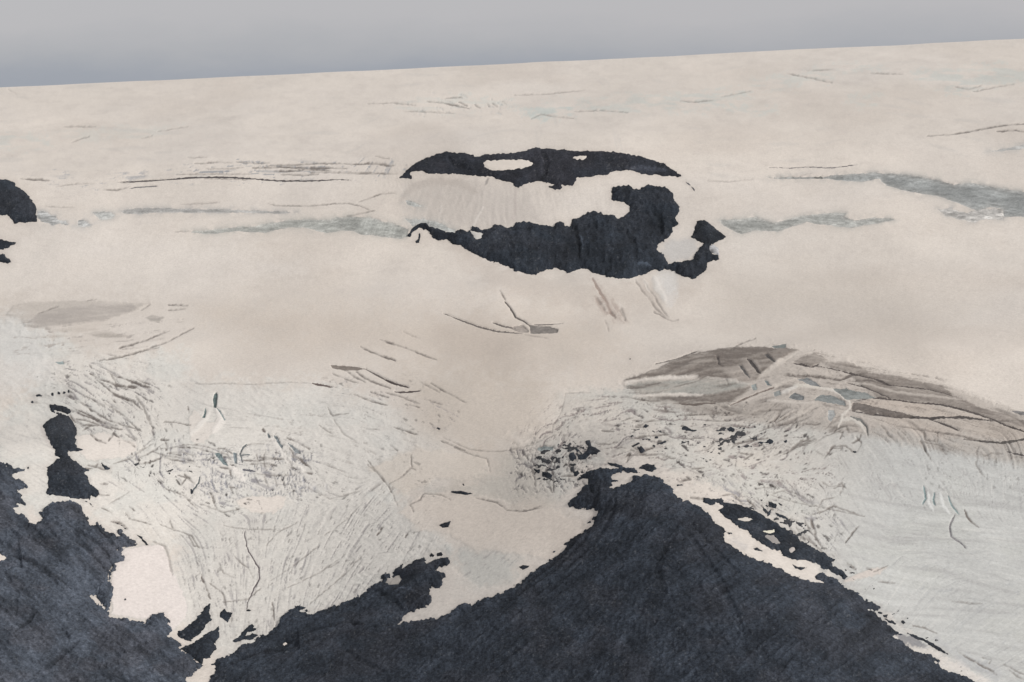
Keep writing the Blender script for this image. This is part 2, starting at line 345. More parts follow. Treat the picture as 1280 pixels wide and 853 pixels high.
def field(pts, ang, stretch, scale, lo, hi, dark, depth, feather=14, seed=50, col=CRK, clump=.5, cs=40):
    s, m_ = area(P(*pts) if isinstance(pts, tuple) else P(*I, pts), feather, 8, 4)
    px = PX[s]; py = PY[s]
    wx = px + 9 * (fbm(px / 35, py / 30, seed + 1, 2) - .5); wy = py + 9 * (fbm(px / 35, py / 30, seed + 2, 2) - .5)
    c, q = math.cos(math.radians(ang)), math.sin(math.radians(ang))
    scale = scale * 1.25; dark = min(1, dark * 1.6)
    u = (wx * c + wy * q) / (scale * stretch); v = (-wx * q + wy * c) / scale
    if seed not in (62, 66, 74, 78):
        cl = ss(clump - .14, clump + .10, fbm(px / cs, py / (cs * .7), seed + 4, 4))
        k = np.clip((.90 * ss(.8, 1.9, S1[s]) + .3 * ss(1.1, 2.0, S2[s]) + .7 * ss(.8, 1.8, S6[s]) * ss(-.3, .7, S7[s]) + .55 * ss(1.2, 2.0, S7[s])) * (.04 + 1.0 * cl) * m_ * 1.6, 0, 1)
        mixc(k * dark, col, s); DZ[s] -= k * depth * .5 * MPP[s]
        return
    r = 1 - np.abs(2 * vn(u, v, seed) - 1)
    r2 = 1 - np.abs(2 * vn(u * 1.7 + 5, v * 2.1 + 3, seed + 9) - 1)
    cl = ss(clump - .12, clump + .12, fbm(px / cs, py / (cs * .7), seed + 4, 4))
    lo = lo + .05
    k = np.maximum(ss(lo, hi, r), .7 * ss(lo, hi, r2)) * cl * m_ * ss(.34, .62, N2[s] * .5 + .5 * fbm(px / 6, py / 5, seed + 6, 2)) * 1.3
    k = np.clip(k, 0, 1)
    mixc(k * dark, col, s); DZ[s] -= k * depth * MPP[s]
Q = 'x'
field('230 206 320 202 400 205 460 200 500 205 498 218 440 222 330 226 240 218', 0, 9, 2.6, .72, .95, .75, 1.2, 5, 60, (.34, .35, .37), .42, 30)
field('20 215 110 212 240 215 260 235 160 240 40 235', -2, 9, 2.4, .80, .97, .5, 1., 8, 61, (.42, .42, .43), .55, 30)
field('480 128 560 118 640 125 640 138 500 140', 18, 6, 4, .86, .98, .4, 1., 8, 62, (.45, .47, .47), .5, 20)
field('80 455 120 445 170 465 195 485 205 520 200 555 170 555 140 540 100 545 92 520 80 500', 30, 8, 3.2, .66, .93, .85, 1.6, 9, 63, (.33, .31, .31), .40, 26)
field('30 400 110 412 200 395 235 410 205 440 140 450 70 440 20 440', -12, 9, 3.4, .74, .95, .55, 1.2, 10, 64, (.45, .41, .38), .45, 26)
field('150 560 200 552 300 560 370 545 395 580 380 620 300 640 230 650 190 620 160 600', 12, 4, 3.0, .64, .92, .8, 1.6, 12, 65, (.30, .29, .31), .48, 24)
field('230 560 300 565 390 570 410 600 360 625 280 625 220 600', 80, 4, 3.4, .74, .95, .6, 1.4, 12, 66, (.34, .34, .37), .50, 22)
field('120 600 230 590 380 600 470 620 520 680 470 740 380 780 280 790 230 740 220 680 150 660', 25, 4, 3.6, .78, .96, .45, 1.0, 16, 67, (.38, .36, .36), .50, 30)
field('230 680 330 650 430 660 520 640 560 680 480 735 400 770 320 800 250 780', 112, 7, 3.6, .72, .95, .28, .5, 16, 68, (.34, .33, .33), .50, 26)
field('380 620 480 600 560 660 560 700 480 740 420 760', 128, 6, 3.2, .74, .95, .28, .5, 14, 69, (.34, .32, .31), .50, 26)
field('300 520 420 500 520 540 500 620 380 620', 30, 6, 3.6, .82, .97, .4, 1.0, 14, 70, (.44, .41, .38), .52, 30)
field('430 470 470 470 530 495 575 520 560 540 500 520 450 500', 24, 9, 3.0, .74, .95, .6, 1.4, 8, 71, (.36, .33, .33), .46, 20)
field('660 515 760 490 900 505 1000 520 1060 560 1060 620 960 640 860 610 800 570 700 590 650 580', -6, 6, 3.4, .70, .94, .72, 1.5, 12, 72, (.29, .25, .24), .47, 24)
field('740 510 900 515 1000 530 1040 590 900 600 780 570', -25, 3.0, 3.6, .76, .95, .6, 1.5, 14, 73, (.27, .24, .24), .52, 18)
field('640 560 740 540 745 600 700 620 640 620', 60, 2, 3.2, .68, .93, .7, 1.2, 12, 74, (.24, .22, .22), .50, 14)
field('880 600 1000 610 1060 640 1040 700 960 670 900 630', 35, 6, 3.4, .72, .95, .6, 1.3, 12, 75, (.34, .33, .34), .45, 26)
field('1000 600 1300 590 1300 860 1180 830 1050 730', 7, 16, 4.2, .66, .95, .12, .3, 22, 76, (.36, .36, .37), .38, 60)
field('1080 700 1300 680 1300 870 1200 860 1120 790', 148, 6, 3.0, .72, .95, .16, .4, 18, 77, (.38, .40, .42), .45, 40)
field('1040 560 1300 560 1300 640 1060 620', 60, 4, 3.6, .84, .97, .25, .6, 14, 78, (.36, .34, .34), .52, 24)
field('560 690 640 680 700 690 660 720 620 735 570 730', 5, 10, 3.0, .70, .95, .4, .6, 10, 79, (.40, .38, .37), .42, 20)
field('560 640 700 650 660 690 560 675', 2, 12, 3.0, .80, .96, .35, .5, 12, 80, (.44, .39, .35), .5, 20)

for q, c in (('295 626 310 620 358 621 356 632 342 643 318 642 300 635', (.76,.70,.645)),
             ('142 704 156 686 184 682 205 683 212 700 216 715 224 732 232 748 236 760 232 775 215 790 205 800 200 775 170 774 140 768 138 740', (.78,.72,.69)),
             ('92 545 130 540 170 552 172 565 150 574 110 578 98 565', (.77,.715,.665)),
             ('460 585 520 560 600 570 612 588 575 600 545 600 505 620', (.70,.635,.565)),
             ('500 640 520 622 560 612 620 622 645 638 690 635 720 650 735 670 690 700 640 690 600 690 560 670 520 660', (.71,.64,.575)),
             ('520 770 505 778 520 740 545 720 560 700 580 720 600 735 640 730 660 720 640 740 600 760 560 775', (.70,.65,.60)),
             ('1056 727 1068 718 1090 712 1110 708 1100 718 1075 726', (.62,.565,.525)),
             ('236 524 242 512 262 530 278 522 270 540 255 556 238 552', (.71,.665,.62))):
    bs_ = q[:3] in ('460', '500', '520')
    s, m_ = soft(P(*I, q), c, 3.5 if bs_ else 1.2, .72 if bs_ else .93, 4.0 if bs_ else 2.0, 1.0); DZ[s] *= 1 - .85 * m_; DZ[s] += m_ * .5 * MPP[s]
    s2, r2 = sdpoly(P(*I, q), 6, 2.0, 1.0)
    mixc(np.exp(-(r2 / .9) ** 2) * (.12 if bs_ else .34), (.40, .42, .40), s2)               # grey melt rim
# ---- dirty ice on the bulges
BR = (.195, .168, .15); BR2 = (.285, .252, .228); GG = (.36, .36, .335); LT = (.55, .50, .455)
def dirt(sys_, txt, col, k=.9, f=1.3, up=.0, rag=.9):
    s, m_ = area(P(*sys_, txt), f, rag, .5)
    yy = PY[s] + .12 * np.abs(PX[s] - 950)
    tex = .50 + .85 * fbm(PX[s] / 22, yy / 2.2, 81, 4, .6) + .16 * np.clip(S2[s], -1.5, 1.5) + .12 * np.clip(S1[s], -1.5, 2)
    mixc(np.clip(m_ * k * tex, 0, 1), col, s); DZ[s] += m_ * up * MPP[s]
soft(np.array([(790, 478), (850, 455), (930, 440), (985, 437), (1060, 455), (1180, 482), (1260, 512), (1300, 524), (1440, 590), (1300, 585), (1180, 565), (1080, 545), (1000, 535), (900, 520), (800, 500)], float), (.40, .36, .325), 6, .62, 2, 1)
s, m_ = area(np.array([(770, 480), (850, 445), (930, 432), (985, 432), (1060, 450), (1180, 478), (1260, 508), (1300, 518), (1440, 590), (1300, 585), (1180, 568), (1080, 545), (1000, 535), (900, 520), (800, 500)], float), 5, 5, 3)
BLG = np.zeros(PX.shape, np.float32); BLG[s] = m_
dirt(F6, '0 300 100 265 220 225 300 180 400 140 500 115 640 85 780 78 900 72 1000 85 1080 85 1180 100 1100 120 1040 170 980 210 910 262 880 290 850 300 780 310 700 300 600 290 520 290 480 270 300 275 150 275 50 300', BR, 1.0, 1.5, 1.2)
dirt(F6, '660 230 760 200 860 170 920 200 900 262 850 300 740 310', (.50, .45, .41), .6, 3)
dirt(F6, '0 335 100 320 250 305 400 300 560 290 680 300 840 320 780 355 700 370 560 395 400 400 300 395 180 390 100 370', GG, .85, 2, .5)
dirt(F6, '0 340 120 325 240 312 300 330 180 350 80 372', BR, .7, 2)
dirt(F6, '130 410 300 400 480 400 620 385 760 350 840 345 780 400 700 440 600 450 420 455 300 425 200 415', BR, .8, 2)
dirt(F6, '380 460 600 465 760 470 900 440 1050 430 1080 480 900 530 700 540 500 520', BR2, .45, 5)
dirt(F7, '160 185 240 140 310 120 370 140 410 170 340 185 290 205 230 185 180 175', BR2, .95, 1, .8)
dirt(F7, '0 120 60 90 130 85 200 100 120 125 60 180 10 170', BR2, .9, 1, .8)
dirt(F7, '190 240 260 210 340 200 430 222 520 245 560 270 480 290 380 275 280 265', LT, .8, 1, .8)
dirt(F7, '370 185 450 180 540 180 590 200 650 230 710 245 650 260 600 268 520 240 430 215', BR2, 1, 1, .8)
dirt(B5, '330 350 420 335 560 355 660 380 765 395 820 440 900 480 1000 520 1080 530 1180 575 1360 680 1180 612 1060 590 950 545 850 510 700 480 560 465 450 455 380 400', BR2, .95, 1.2, .8)
dirt(B5, '230 390 330 375 430 430 380 440 300 420', LT, .7, 1)
dirt(B5, '330 480 420 462 560 470 700 490 850 520 1000 565 900 555 700 553 560 540 430 520 330 515', (.54, .475, .42), .9, 1, .8)
dirt(B5, '480 545 620 555 760 575 850 620 760 640 600 620 500 580', (.50, .44, .39), .6, 6)
dirt(B5, '740 560 1010 570 1180 605 1180 650 1060 662 940 640 860 610', (.47, .42, .375), .9, 1.4, .8)
dirt(B5, '860 655 1180 670 1180 740 1000 720 880 690', (.47, .44, .41), .55, 6)
dirt(B1, '25 150 60 110 130 95 300 90 420 92 560 100 640 100 590 125 520 150 450 175 350 180 250 195 170 205 110 200 90 170', (.50, .46, .42), .62, 1.8, .8)
dirt(B1, '105 200 165 145 250 125 400 105 560 108 590 125 520 150 450 175 350 180 250 195 170 205', (.42, .385, .36), .65, 1.8)
dirt(B1, '620 160 650 150 700 160 680 180 640 175', (.42, .39, .36), .9, 1)
dirt(B1, '360 230 450 215 560 242 500 248 400 240', (.47, .43, .39), .8, 1.2)
dirt(B1, '230 212 330 205 420 212 330 225 250 222', (.52, .47, .42), .6, 2)
dirt(B1, '155 245 230 235 300 240 230 250', (.52, .47, .42), .5, 2)

for q, st_, cs_, th in (('650 560 700 530 760 495 860 500 960 505 1060 540 1060 600 960 640 860 610 800 570 740 590 690 610 650 600', 1., 30, .46), ('150 545 240 545 300 560 400 560 400 620 300 640 220 620 150 600', 1., 24, .50), ('880 600 1000 600 1060 650 1040 700 960 670', .8, 24, .50),
        ('200 640 330 640 480 640 560 690 480 740 380 770 300 800 250 780 225 700', .5, 24, .50), ('50 470 200 450 220 540 190 560 100 540', .8, 22, .46), ('400 470 520 470 580 520 560 560 440 520', .6, 22, .52), ('380 560 520 560 560 620 520 660 400 640', .5, 24, .54), ('1060 560 1290 560 1290 640 1100 640', .4, 24, .5)):
    s, m_ = area(P(*I, q), 12, 8, 4)
    cl_ = ss(th - .07, th + .07, fbm(PX[s] / cs_, PY[s] / (cs_ * .6), 500 + cs_, 4, .6))
    f_ = np.clip(ss(1.2, 2.0, S8[s]) + .6 * ss(1.2, 2., S6[s]) + .55 * ss(1.1, 2.2, S9[s]), 0, 1) * cl_ * m_ * st_
    mixc(m_ * st_ * .3 * ss(.9, 2.2, S9[s]), (.36, .34, .33), s)
    mixc(f_ * .95, (.075, .066, .064), s); DZ[s] -= f_ * .5 * MPP[s]
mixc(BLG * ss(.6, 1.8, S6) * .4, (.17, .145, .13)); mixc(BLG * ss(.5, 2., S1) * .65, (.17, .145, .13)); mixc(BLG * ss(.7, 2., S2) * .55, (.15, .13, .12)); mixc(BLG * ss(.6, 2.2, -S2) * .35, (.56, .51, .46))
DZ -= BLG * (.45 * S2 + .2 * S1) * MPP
s, m_ = area(P(*I, '500 232 620 230 700 240 760 240 790 262 700 268 660 285 560 292 500 270'), 8, 5, 2)
FL = .35 + .65 * ss(.35, .65, fbm(PX[s] / 40, PY[s] / 30, 530, 3))
mixc(m_ * .30, (.60, .56, .525), s); mixc(m_ * FL * ss(.2, 2., S2[s]) * .16, (.49, .455, .42), s); mixc(m_ * FL * ss(.5, 2., -S2[s]) * .14, (.74, .69, .65), s); mixc(m_ * ss(.6, 2.2, S1[s]) * .22, (.48, .45, .42), s); DZ[s] -= m_ * .09 * S2[s] * MPP[s]
for q, k in (('738 346 750 352 766 378 776 402 768 400 752 378', .75), ('742 372 752 374 760 392 754 394', .6), ('768 380 780 388 784 402 776 404', .45), ('796 348 810 352 826 384 838 398 828 400 812 378', .28)):
    s, m_ = area(P(*I, q), 4, 3, 2)
    mixc(m_ * k * (.45 + .3 * np.clip(S1[s], -1.5, 1.8)).clip(0, 1), (.36, .29, .255), s)
s, m_ = area(P(*I, '818 346 842 344 846 370 838 385 826 372'), 5, 3, 2); mixc(m_ * .55, (.74, .72, .70), s)
# ---- thin open cracks: carved into the glacier, dust and recess shade painted dark into the albedo
def crack(sys_, txt, wd=1.2, depth=1.6, k=.7, col=(.17, .148, .135), wob=.8):
    wd = wd + .45; k = min(1, k * 1.25)
    r = sdline(P(*sys_, txt), wd, 6, True, wob)
    s, sd = r; q = ss(-.8, .5, sd); q = q * (.45 + .75 * ss(.32, .62, N1[s] * .6 + N2[s] * .4))
    mixc(np.clip(q * k, 0, 1), col, s); DZ[s] -= q * depth * MPP[s]
for sy, tx_, wd, k in (
    (G1, '480 405 560 415 700 415 850 402 920 402 980 415 1040 440', 1.0, .5), (G1, '970 395 1040 370 1100 348 1170 345', 1.0, .5), (G1, '880 480 1000 450 1060 440', 1.4, .5),
    (D5, '300 440 380 470 470 520 560 545', 1.3, .7), (D5, '260 440 330 470 420 500 500 540 600 570', 1.3, .7), (D5, '420 240 470 270 540 330 620 360 690 385', 1.3, .65), (D5, '540 340 600 360 680 390 740 440', 1.4, .6), (D5, '480 250 560 280 640 300', 1.2, .7), (D5, '250 470 290 520 340 540 400 540', 2., .6), (D5, '330 580 390 545 440 540', 1.6, .6), (D5, '300 500 360 510 430 530 520 560', 1.2, .6), (D5, '470 390 560 440 640 500 700 560', 1.2, .5), (D5, '360 350 420 380 480 420', 1.1, .6), (D5, '520 200 560 260 600 280', 1.4, .6), (D5, '640 280 700 290', 2.4, .8),
    (D5, '700 760 760 740 840 700', 1.6, .6), (D5, '720 800 780 790 860 760', 1.8, .7), (D5, '800 720 900 750 1000 760 1080 790', 1.6, .6), (D5, '860 700 960 690 1100 700', 1.2, .6), (D5, '900 730 1000 720 1080 750', 1.2, .5), (D5, '370 800 420 820 440 800', 1.8, .6), (D5, '340 830 400 830', 1.8, .6),
    (D3, '560 560 640 570 720 555 800 560', 1.6, .6), (D3, '600 590 700 585 780 600', 1.6, .6), (D3, '640 520 650 560 640 620', 1.2, .5), (D3, '700 500 690 560 700 620', 1.2, .5), (D3, '860 480 900 540 960 580 1000 610', 1.8, .6), (D3, '830 540 870 580 880 620', 1.6, .6), (D3, '10 540 80 560 160 570 220 590', 1.4, .6), (D3, '0 425 60 428', 1.6, .6), (D3, '40 440 42 500', 2., .7), (D3, '60 520 140 530', 1.6, .6), (D3, '120 660 180 680 230 720', 1.3, .6), (D3, '340 780 370 840', 1.4, .5), (D3, '400 610 460 620 480 670', 1.8, .6), (D3, '380 500 440 520 470 560', 1.4, .6), (D3, '960 640 1020 650', 2., .6),
    (F6, '60 560 160 570 260 560', 1.2, .6), (F6, '70 600 130 585', 1.4, .7), (F6, '0 560 60 545', 1.1, .5), (F6, '180 490 260 500 370 510', 1.1, .5), (F6, '40 760 100 780 200 740', 1.4, .6), (F6, '0 810 40 790 20 840', 2., .7), (F6, '140 800 240 790 330 820', 1.6, .5), (F6, '420 680 520 680', 1.2, .6), (F6, '470 770 560 760 600 720', 1., .5), (F6, '650 600 760 600 860 610', 1.1, .5), (F6, '760 780 860 790 800 830', 1.4, .6), (F6, '700 760 800 700 900 670', 1.1, .5), (F6, '1000 800 1100 760 1200 700 1280 660', 1.2, .5), (F6, '960 760 1060 720', 1.2, .5), (F6, '560 520 600 560', 1.2, .5),
    (F7, '300 760 360 800 420 790', 1.3, .5), (F7, '170 740 220 700 320 690', 1.2, .5), (F7, '440 640 480 600 520 600', 1.3, .6), (F7, '560 720 610 690 620 660', 1.5, .6), (F7, '520 590 540 640 600 630', 1.6, .6), (F7, '640 520 760 530 860 545', 1.4, .5), (F7, '540 560 600 560', 1.4, .5), (F7, '760 600 840 700', .9, .4), (F7, '860 640 900 700', .9, .4), (F7, '1020 700 1080 820', 1.1, .5), (F7, '1140 740 1240 790', .9, .4), (F7, '1180 720 1270 770', .9, .35),
    (E5, '560 130 640 140 700 120', 1.3, .6), (E5, '680 160 760 165', 1.2, .6), (E5, '800 150 860 190 940 160', 1.8, .6), (E5, '780 240 800 210 900 200', 1.5, .6), (E5, '960 130 1040 110', 1.8, .6), (E5, '1000 220 1090 230', 2.4, .4), (E5, '1100 90 1200 100', 1.4, .5), (E5, '1130 380 1190 370 1160 350', 1.6, .6), (E5, '1200 300 1280 290', 1.3, .5), (E5, '1190 490 1280 500', 3., .5), (E5, '0 440 80 420', 1., .4), (E5, '70 180 110 240 180 290', 1.1, .5), (E5, '230 380 270 460', 1.8, .6), (E5, '380 250 400 330', 1.6, .6), (E5, '330 350 420 350', 2., .6),
    (H1, '300 110 400 90 480 160', 1.4, .5), (H1, '500 130 560 180', 1.5, .6), (H1, '720 240 780 260 840 270', 1.3, .5), (H1, '820 80 900 130 950 180', 1., .4), (H1, '870 240 900 300 940 370', 1.2, .5), (H1, '560 60 700 40', .9, .4), (H1, '1080 60 1130 20 1160 60', 1.5, .5), (H1, '850 330 960 430', 1., .5), (H1, '760 300 830 360 900 420', 1., .4),
    (C2, '20 120 90 150 140 200', 1.1, .5), (C2, '0 260 60 280 120 300 150 350', 1.1, .5), (C2, '150 180 240 210 300 200', 1., .45), (C2, '190 480 240 520 250 560', 1.3, .5), (C2, '240 550 330 540 380 500', 1.2, .5), (C2, '280 380 330 420 350 460', 1.1, .5), (C2, '220 400 240 440 280 460', 1., .4), (C2, '420 470 520 400 600 340', 1., .4), (C2, '480 500 600 440 700 370', 1., .4), (C2, '560 560 680 460 760 380', 1., .4), (C2, '400 340 440 290 520 250', .9, .4), (C2, '620 300 700 240 760 180', .9, .35), (C2, '560 120 640 160 760 130', .9, .35), (C2, '780 30 844 90', 1.1, .4),
    (D4, '740 440 800 450 850 490', 1.5, .7), (D4, '860 340 900 370', 1.6, .7), (D4, '830 380 860 420 940 440 1000 460', 1.3, .6), (D4, '680 350 740 380', 1.2, .6), (D4, '660 180 720 185', 2.2, .6), (D4, '640 255 730 262', 1.6, .6), (D4, '720 320 800 280 860 240', .9, .4), (D4, '1130 420 1160 500', 1.2, .5), (D4, '1230 120 1280 170', 2.2, .6), (D4, '1200 200 1240 150', 1.6, .6), (D4, '1020 570 1100 600 1130 700 1150 800', 2.2, .35), (D4, '580 60 640 70 700 90', 2.4, .5),
    (G1, '410 214 480 212 560 208 700 214 800 216 910 220', 1.6, .6), (G1, '480 200 640 196 800 192 960 196', 1.1, .5), (G1, '520 228 620 230 700 222 820 230', 1.8, .6), (G1, '720 240 800 238 900 242 1020 240 1180 244', 2.0, .5), (G1, '560 248 660 252 760 248', 1.2, .5), (G1, '940 196 1040 192 1160 202', 1.6, .6), (G1, '1020 184 1120 192', 1.0, .5), (G1, '100 192 220 184 300 190', 1.0, .4), (G1, '160 218 260 222 360 214', 1.0, .45), (G1, '0 250 120 246 260 250 400 248', 1.0, .4), (G1, '60 160 160 158', .9, .35), (G1, '130 190 200 186', 1.0, .4), (G1, '320 182 420 190 500 186', .9, .4), (G1, '1060 150 1140 165', .8, .35),
    (A2, '320 372 380 378 430 388 475 400', 1.3, .55), (A2, '380 362 450 358', 1., .4), (A2, '440 375 470 390', 1., .5), (A2, '495 385 515 398', 1., .45), (A2, '540 380 550 392', 1., .45), (A2, '560 378 578 392', 1.1, .5), (A2, '595 372 610 385', .9, .4), (A2, '100 385 200 380 280 388', .9, .35), (A2, '230 410 330 412 420 418', .9, .3), (A2, '700 440 740 420 800 430 860 436', .9, .35), (A2, '640 350 760 346 900 330', .8, .3), (A2, '860 410 960 408 1060 415', .9, .35),
    (A3, '390 270 500 290 560 305', .9, .4), (A3, '0 370 60 375 120 368', .9, .4), (A3, '700 270 820 272', .9, .4), (A3, '150 355 260 335', .8, .3), (A3, '460 260 560 255', .8, .3), (A3, '1010 320 1060 330 1110 315', 1., .35), (A3, '1080 340 1160 320 1230 310', .9, .35),
    (A1, '30 330 60 350', .7, .2), (A1, '260 525 300 508 330 500', .9, .35), (A1, '230 465 350 465', .9, .3), (A1, '580 485 690 465', .9, .3), (A1, '520 510 560 500', .9, .35),
    (G1, '20 410 120 405 230 400', .9, .3), (G1, '150 273 300 275 380 280', .9, .4),
    (A3, '910 500 1000 497 1060 487 1150 470 1220 460 1300 458', 1.1, .6), (A3, '1165 487 1230 482 1300 490', 1.5, .6),
    (A3, '100 665 180 668 270 660', .8, .25), (A3, '330 655 420 650 480 640', .8, .3),
    (L4, '130 180 200 183 330 190', 1.3, .6), (L4, '220 187 280 178', 1.0, .5), (L4, '780 205 900 200 1060 186 1150 180', 1.2, .5), (L4, '680 255 780 258 860 235', 1.2, .5), (L4, '370 232 470 218 620 212', 1., .3),
    (L4, '290 360 400 368 490 372', .9, .35), (L4, '1160 530 1280 528', 1.0, .4),
    (B3, '0 333 80 355 150 380 225 410', 1.2, .6), (B3, '0 393 50 412', 1.1, .6), (B3, '200 508 260 545 350 592', 1.3, .6), (B3, '150 500 240 548', .9, .4), (B3, '40 695 90 710 145 728', 1.1, .6),
    (B3, '245 755 300 780 345 797', 1.3, .6), (B3, '110 600 155 612', 1.1, .6), (B3, '0 545 60 560 150 595', 1.1, .5), (B3, '170 575 250 600', .8, .5), (B3, '490 108 520 150', 1.2, .6), (B3, '600 300 700 318', .7, .3), (B3, '85 290 150 320', .8, .25),
    (B3, '720 690 760 620 770 550 880 548', .8, .35), (B3, '720 690 715 720 640 770 500 800 440 800 360 790 250 740', .9, .35),
    (B2, '720 287 780 315 870 345', 1.3, .65), (B2, '800 255 850 270 887 282', 1.2, .6), (B2, '650 385 740 435', 1.2, .5), (B2, '700 390 760 430 850 460', 1.4, .6), (B2, '600 398 650 420 710 438', 1.0, .5), (B2, '690 487 760 515 835 535', 1.2, .6), (B2, '760 475 840 500', 1.2, .6),
    (B2, '0 445 150 440 250 445 420 440 515 442', .8, .3), (B2, '575 540 600 580 670 570', .9, .5), (B2, '600 590 640 650 700 690', .9, .3), (B2, '540 620 600 660', .8, .4), (B2, '860 625 900 645', 1.2, .5), (B2, '840 700 880 730', 1., .5), (B2, '740 635 800 640', 1.0, .5),
    (D3, '690 350 700 375', 1.6, .9), (D3, '130 465 250 465 350 485 430 480 490 520', 1.1, .6), (D3, '220 480 300 500 360 515', 1.1, .6), (D3, '840 410 900 440 1000 490', 1.3, .6), (D3, '880 535 950 560 990 600', 1.6, .6), (D3, '30 300 110 310 210 330', .9, .5),
    (D3, '450 340 620 350', .7, .3), (D3, '550 480 600 455 690 450', .9, .4), (D3, '660 540 760 550 830 560', 1.5, .5), (D3, '680 600 760 610', 1.8, .6), (D3, '620 650 780 660 900 655', 1.4, .5), (D3, '690 660 720 740', 1.1, .4), (D3, '760 650 780 740', 1., .4), (D3, '820 690 835 740', 1., .4), (D3, '460 740 500 745', 1.6, .5), (D3, '470 745 490 790', 1., .4),
    (D5, '500 185 560 220 640 240 720 270 790 295', 1.6, .75), (D5, '390 200 450 240 560 270 690 300', 1.6, .7), (D5, '530 370 560 395', 1.5, .7), (D5, '260 365 340 400 430 460 520 510 720 575', 1.4, .6), (D5, '690 350 740 410 775 480 800 560 800 620', 2.2, .4),
    (D5, '390 600 430 640 490 665', 2.2, .7), (D5, '510 650 545 595 580 625', 2.0, .7), (D5, '450 105 560 100 700 55 850 25', 1.0, .45), (D5, '580 30 680 5', 1.4, .6), (D5, '380 140 400 165', 1.2, .5), (D5, '700 240 780 270', 1.6, .6), (D5, '600 640 650 660 690 690', 1.6, .5),
    (D5, '540 800 640 770 720 715 800 670', 1.4, .45), (D5, '0 390 60 400', .8, .3), (D5, '860 635 900 640', 1.8, .7), (D5, '880 520 960 520 1060 545', .9, .4), (D5, '1040 415 1043 460', 1.2, .7), (D5, '620 600 690 640', 1.2, .6), (D5, '600 570 540 560 440 540', 1., .4),
    (B1, '510 290 620 260 720 215', 1.2, .6), (B1, '420 345 560 320 700 270 830 205', 1.1, .5), (B1, '720 107 800 110', 1.6, .6), (B1, '720 130 790 122', 1.4, .5), (B1, '370 90 410 80', .8, .5), (B1, '160 150 250 115', 1.1, .5), (B1, '640 105 600 130', 1.2, .5),
    (C2, '190 140 215 200', 1.2, .6), (C2, '240 260 320 275 460 280', .9, .4), (C2, '425 550 432 620', 1.5, .6), (C2, '155 445 170 490 190 540', 1.7, .8), (C2, '150 440 130 455', 1., .5), (C2, '110 300 130 340 180 350', 1.1, .4), (C2, '640 420 670 400', 1.2, .5),
    (C3, '0 50 50 120 85 160 105 200 120 240', 1.1, .55), (C3, '180 30 180 80 140 120 85 150', 1.1, .55), (C3, '230 185 215 215 170 235 190 265', 1.0, .5), (C3, '440 205 530 225 570 258 640 260 710 245', 1.2, .55), (C3, '230 190 300 195 340 215', .9, .4), (C3, '350 0 430 30 490 45 500 100', .9, .45), (C3, '40 360 60 320', 2.0, .8), (C3, '155 370 165 350', 1.2, .6),
    (C5, '675 285 632 345', 1.0, .5), (C5, '510 260 520 320 545 360', 1.6, .55), (C5, '360 170 450 200 560 220 700 250', 1.0, .4), (C5, '1065 225 1090 270 1115 290', 1.6, .7), (C5, '630 130 610 170', 1.2, .4),
    (H2, '1000 690 1060 705 1050 730', 1.4, .5), (H2, '540 475 620 490 700 530', 1.2, .5), (H2, '830 650 920 700 1000 740 1080 780', 1.6, .55), (H2, '800 310 860 315 920 325 1000 330', 1.8, .4), (H2, '310 180 420 192', 1.2, .5), (H2, '230 90 270 105', 1.3, .6), (H2, '280 120 370 75', 1.2, .5), (H2, '100 60 160 100', 1.8, .6), (H2, '1140 730 1280 800', 1.6, .4), (H2, '1180 770 1280 840', 1.6, .4), (H2, '960 720 1100 800', 1.3, .4),
    (H1, '940 230 1000 210 1080 175 1150 200 1280 245', 1.2, .55), (H1, '820 310 880 380 960 440 1000 470', 1.2, .55), (H1, '980 230 1060 180', 1.2, .5), (H1, '930 260 945 330 960 400', 2.6, .5), (H1, '1000 10 1040 40 1140 45', 1., .5), (H1, '960 210 1010 130 1080 120', 1., .45),
    (H1, '740 70 820 110 900 160', 1., .4), (H1, '680 90 760 60 850 100', 1., .4), (H1, '1240 310 1160 420', 1.0, .5),
    (D7, '500 160 560 250 640 350 700 400', 1.6, .35), (D7, '560 170 640 290 700 380 720 410', 1.4, .35), (D7, '620 370 690 405 740 435 790 425', 1.2, .5), (D7, '240 280 300 360', 3.0, .4), (D7, '340 370 370 410', 3.0, .5), (D7, '300 430 320 500', 1.2, .3), (D7, '400 340 440 430', 3., .25),
    (F6, '700 100 800 40 880 15', 1.2, .5), (F6, '40 350 120 348 240 315', 1.6, .6), (F6, '300 195 480 195 620 185 760 190', 1.2, .5), (F6, '330 340 450 320 520 290 640 240', 1.2, .5), (F6, '560 295 680 300', .9, .4), (F6, '0 400 120 425 240 428', 1., .4), (F6, '370 530 500 525 620 520', 1.4, .7), (F6, '540 560 620 565 710 568', 1., .6),
    (F6, '30 690 120 670 310 658', 1.1, .6), (F6, '270 480 290 500', 2., .7), (F6, '740 720 850 700 960 685', 1.4, .7), (F6, '560 740 600 700 640 700 630 740', 1.1, .5), (F6, '900 640 1000 600 1150 570', .9, .4), (F6, '1060 790 1160 740 1280 700', 1.2, .5), (F6, '840 525 880 510 960 500 1050 490', 1.6, .5), (F6, '640 250 700 330', 1., .3),
    (B5, '60 345 130 350 200 360 270 370 330 350 420 340', 1.6, .75), (B5, '330 375 420 375 520 400', 1.3, .7), (B5, '730 620 850 640 950 660', 1.6, .6), (B5, '1000 575 1170 568', 1.4, .6), (B5, '660 670 750 680 830 720', 1., .4), (B5, '680 620 685 660 740 665 745 625', 1.5, .5), (B5, '660 670 710 750', .9, .4), (B5, '940 690 930 780 970 840', 1.6, .4), (B5, '970 770 960 740 1010 725 1060 730', 1.2, .4), (B5, '1100 740 1163 745', 1., .4),
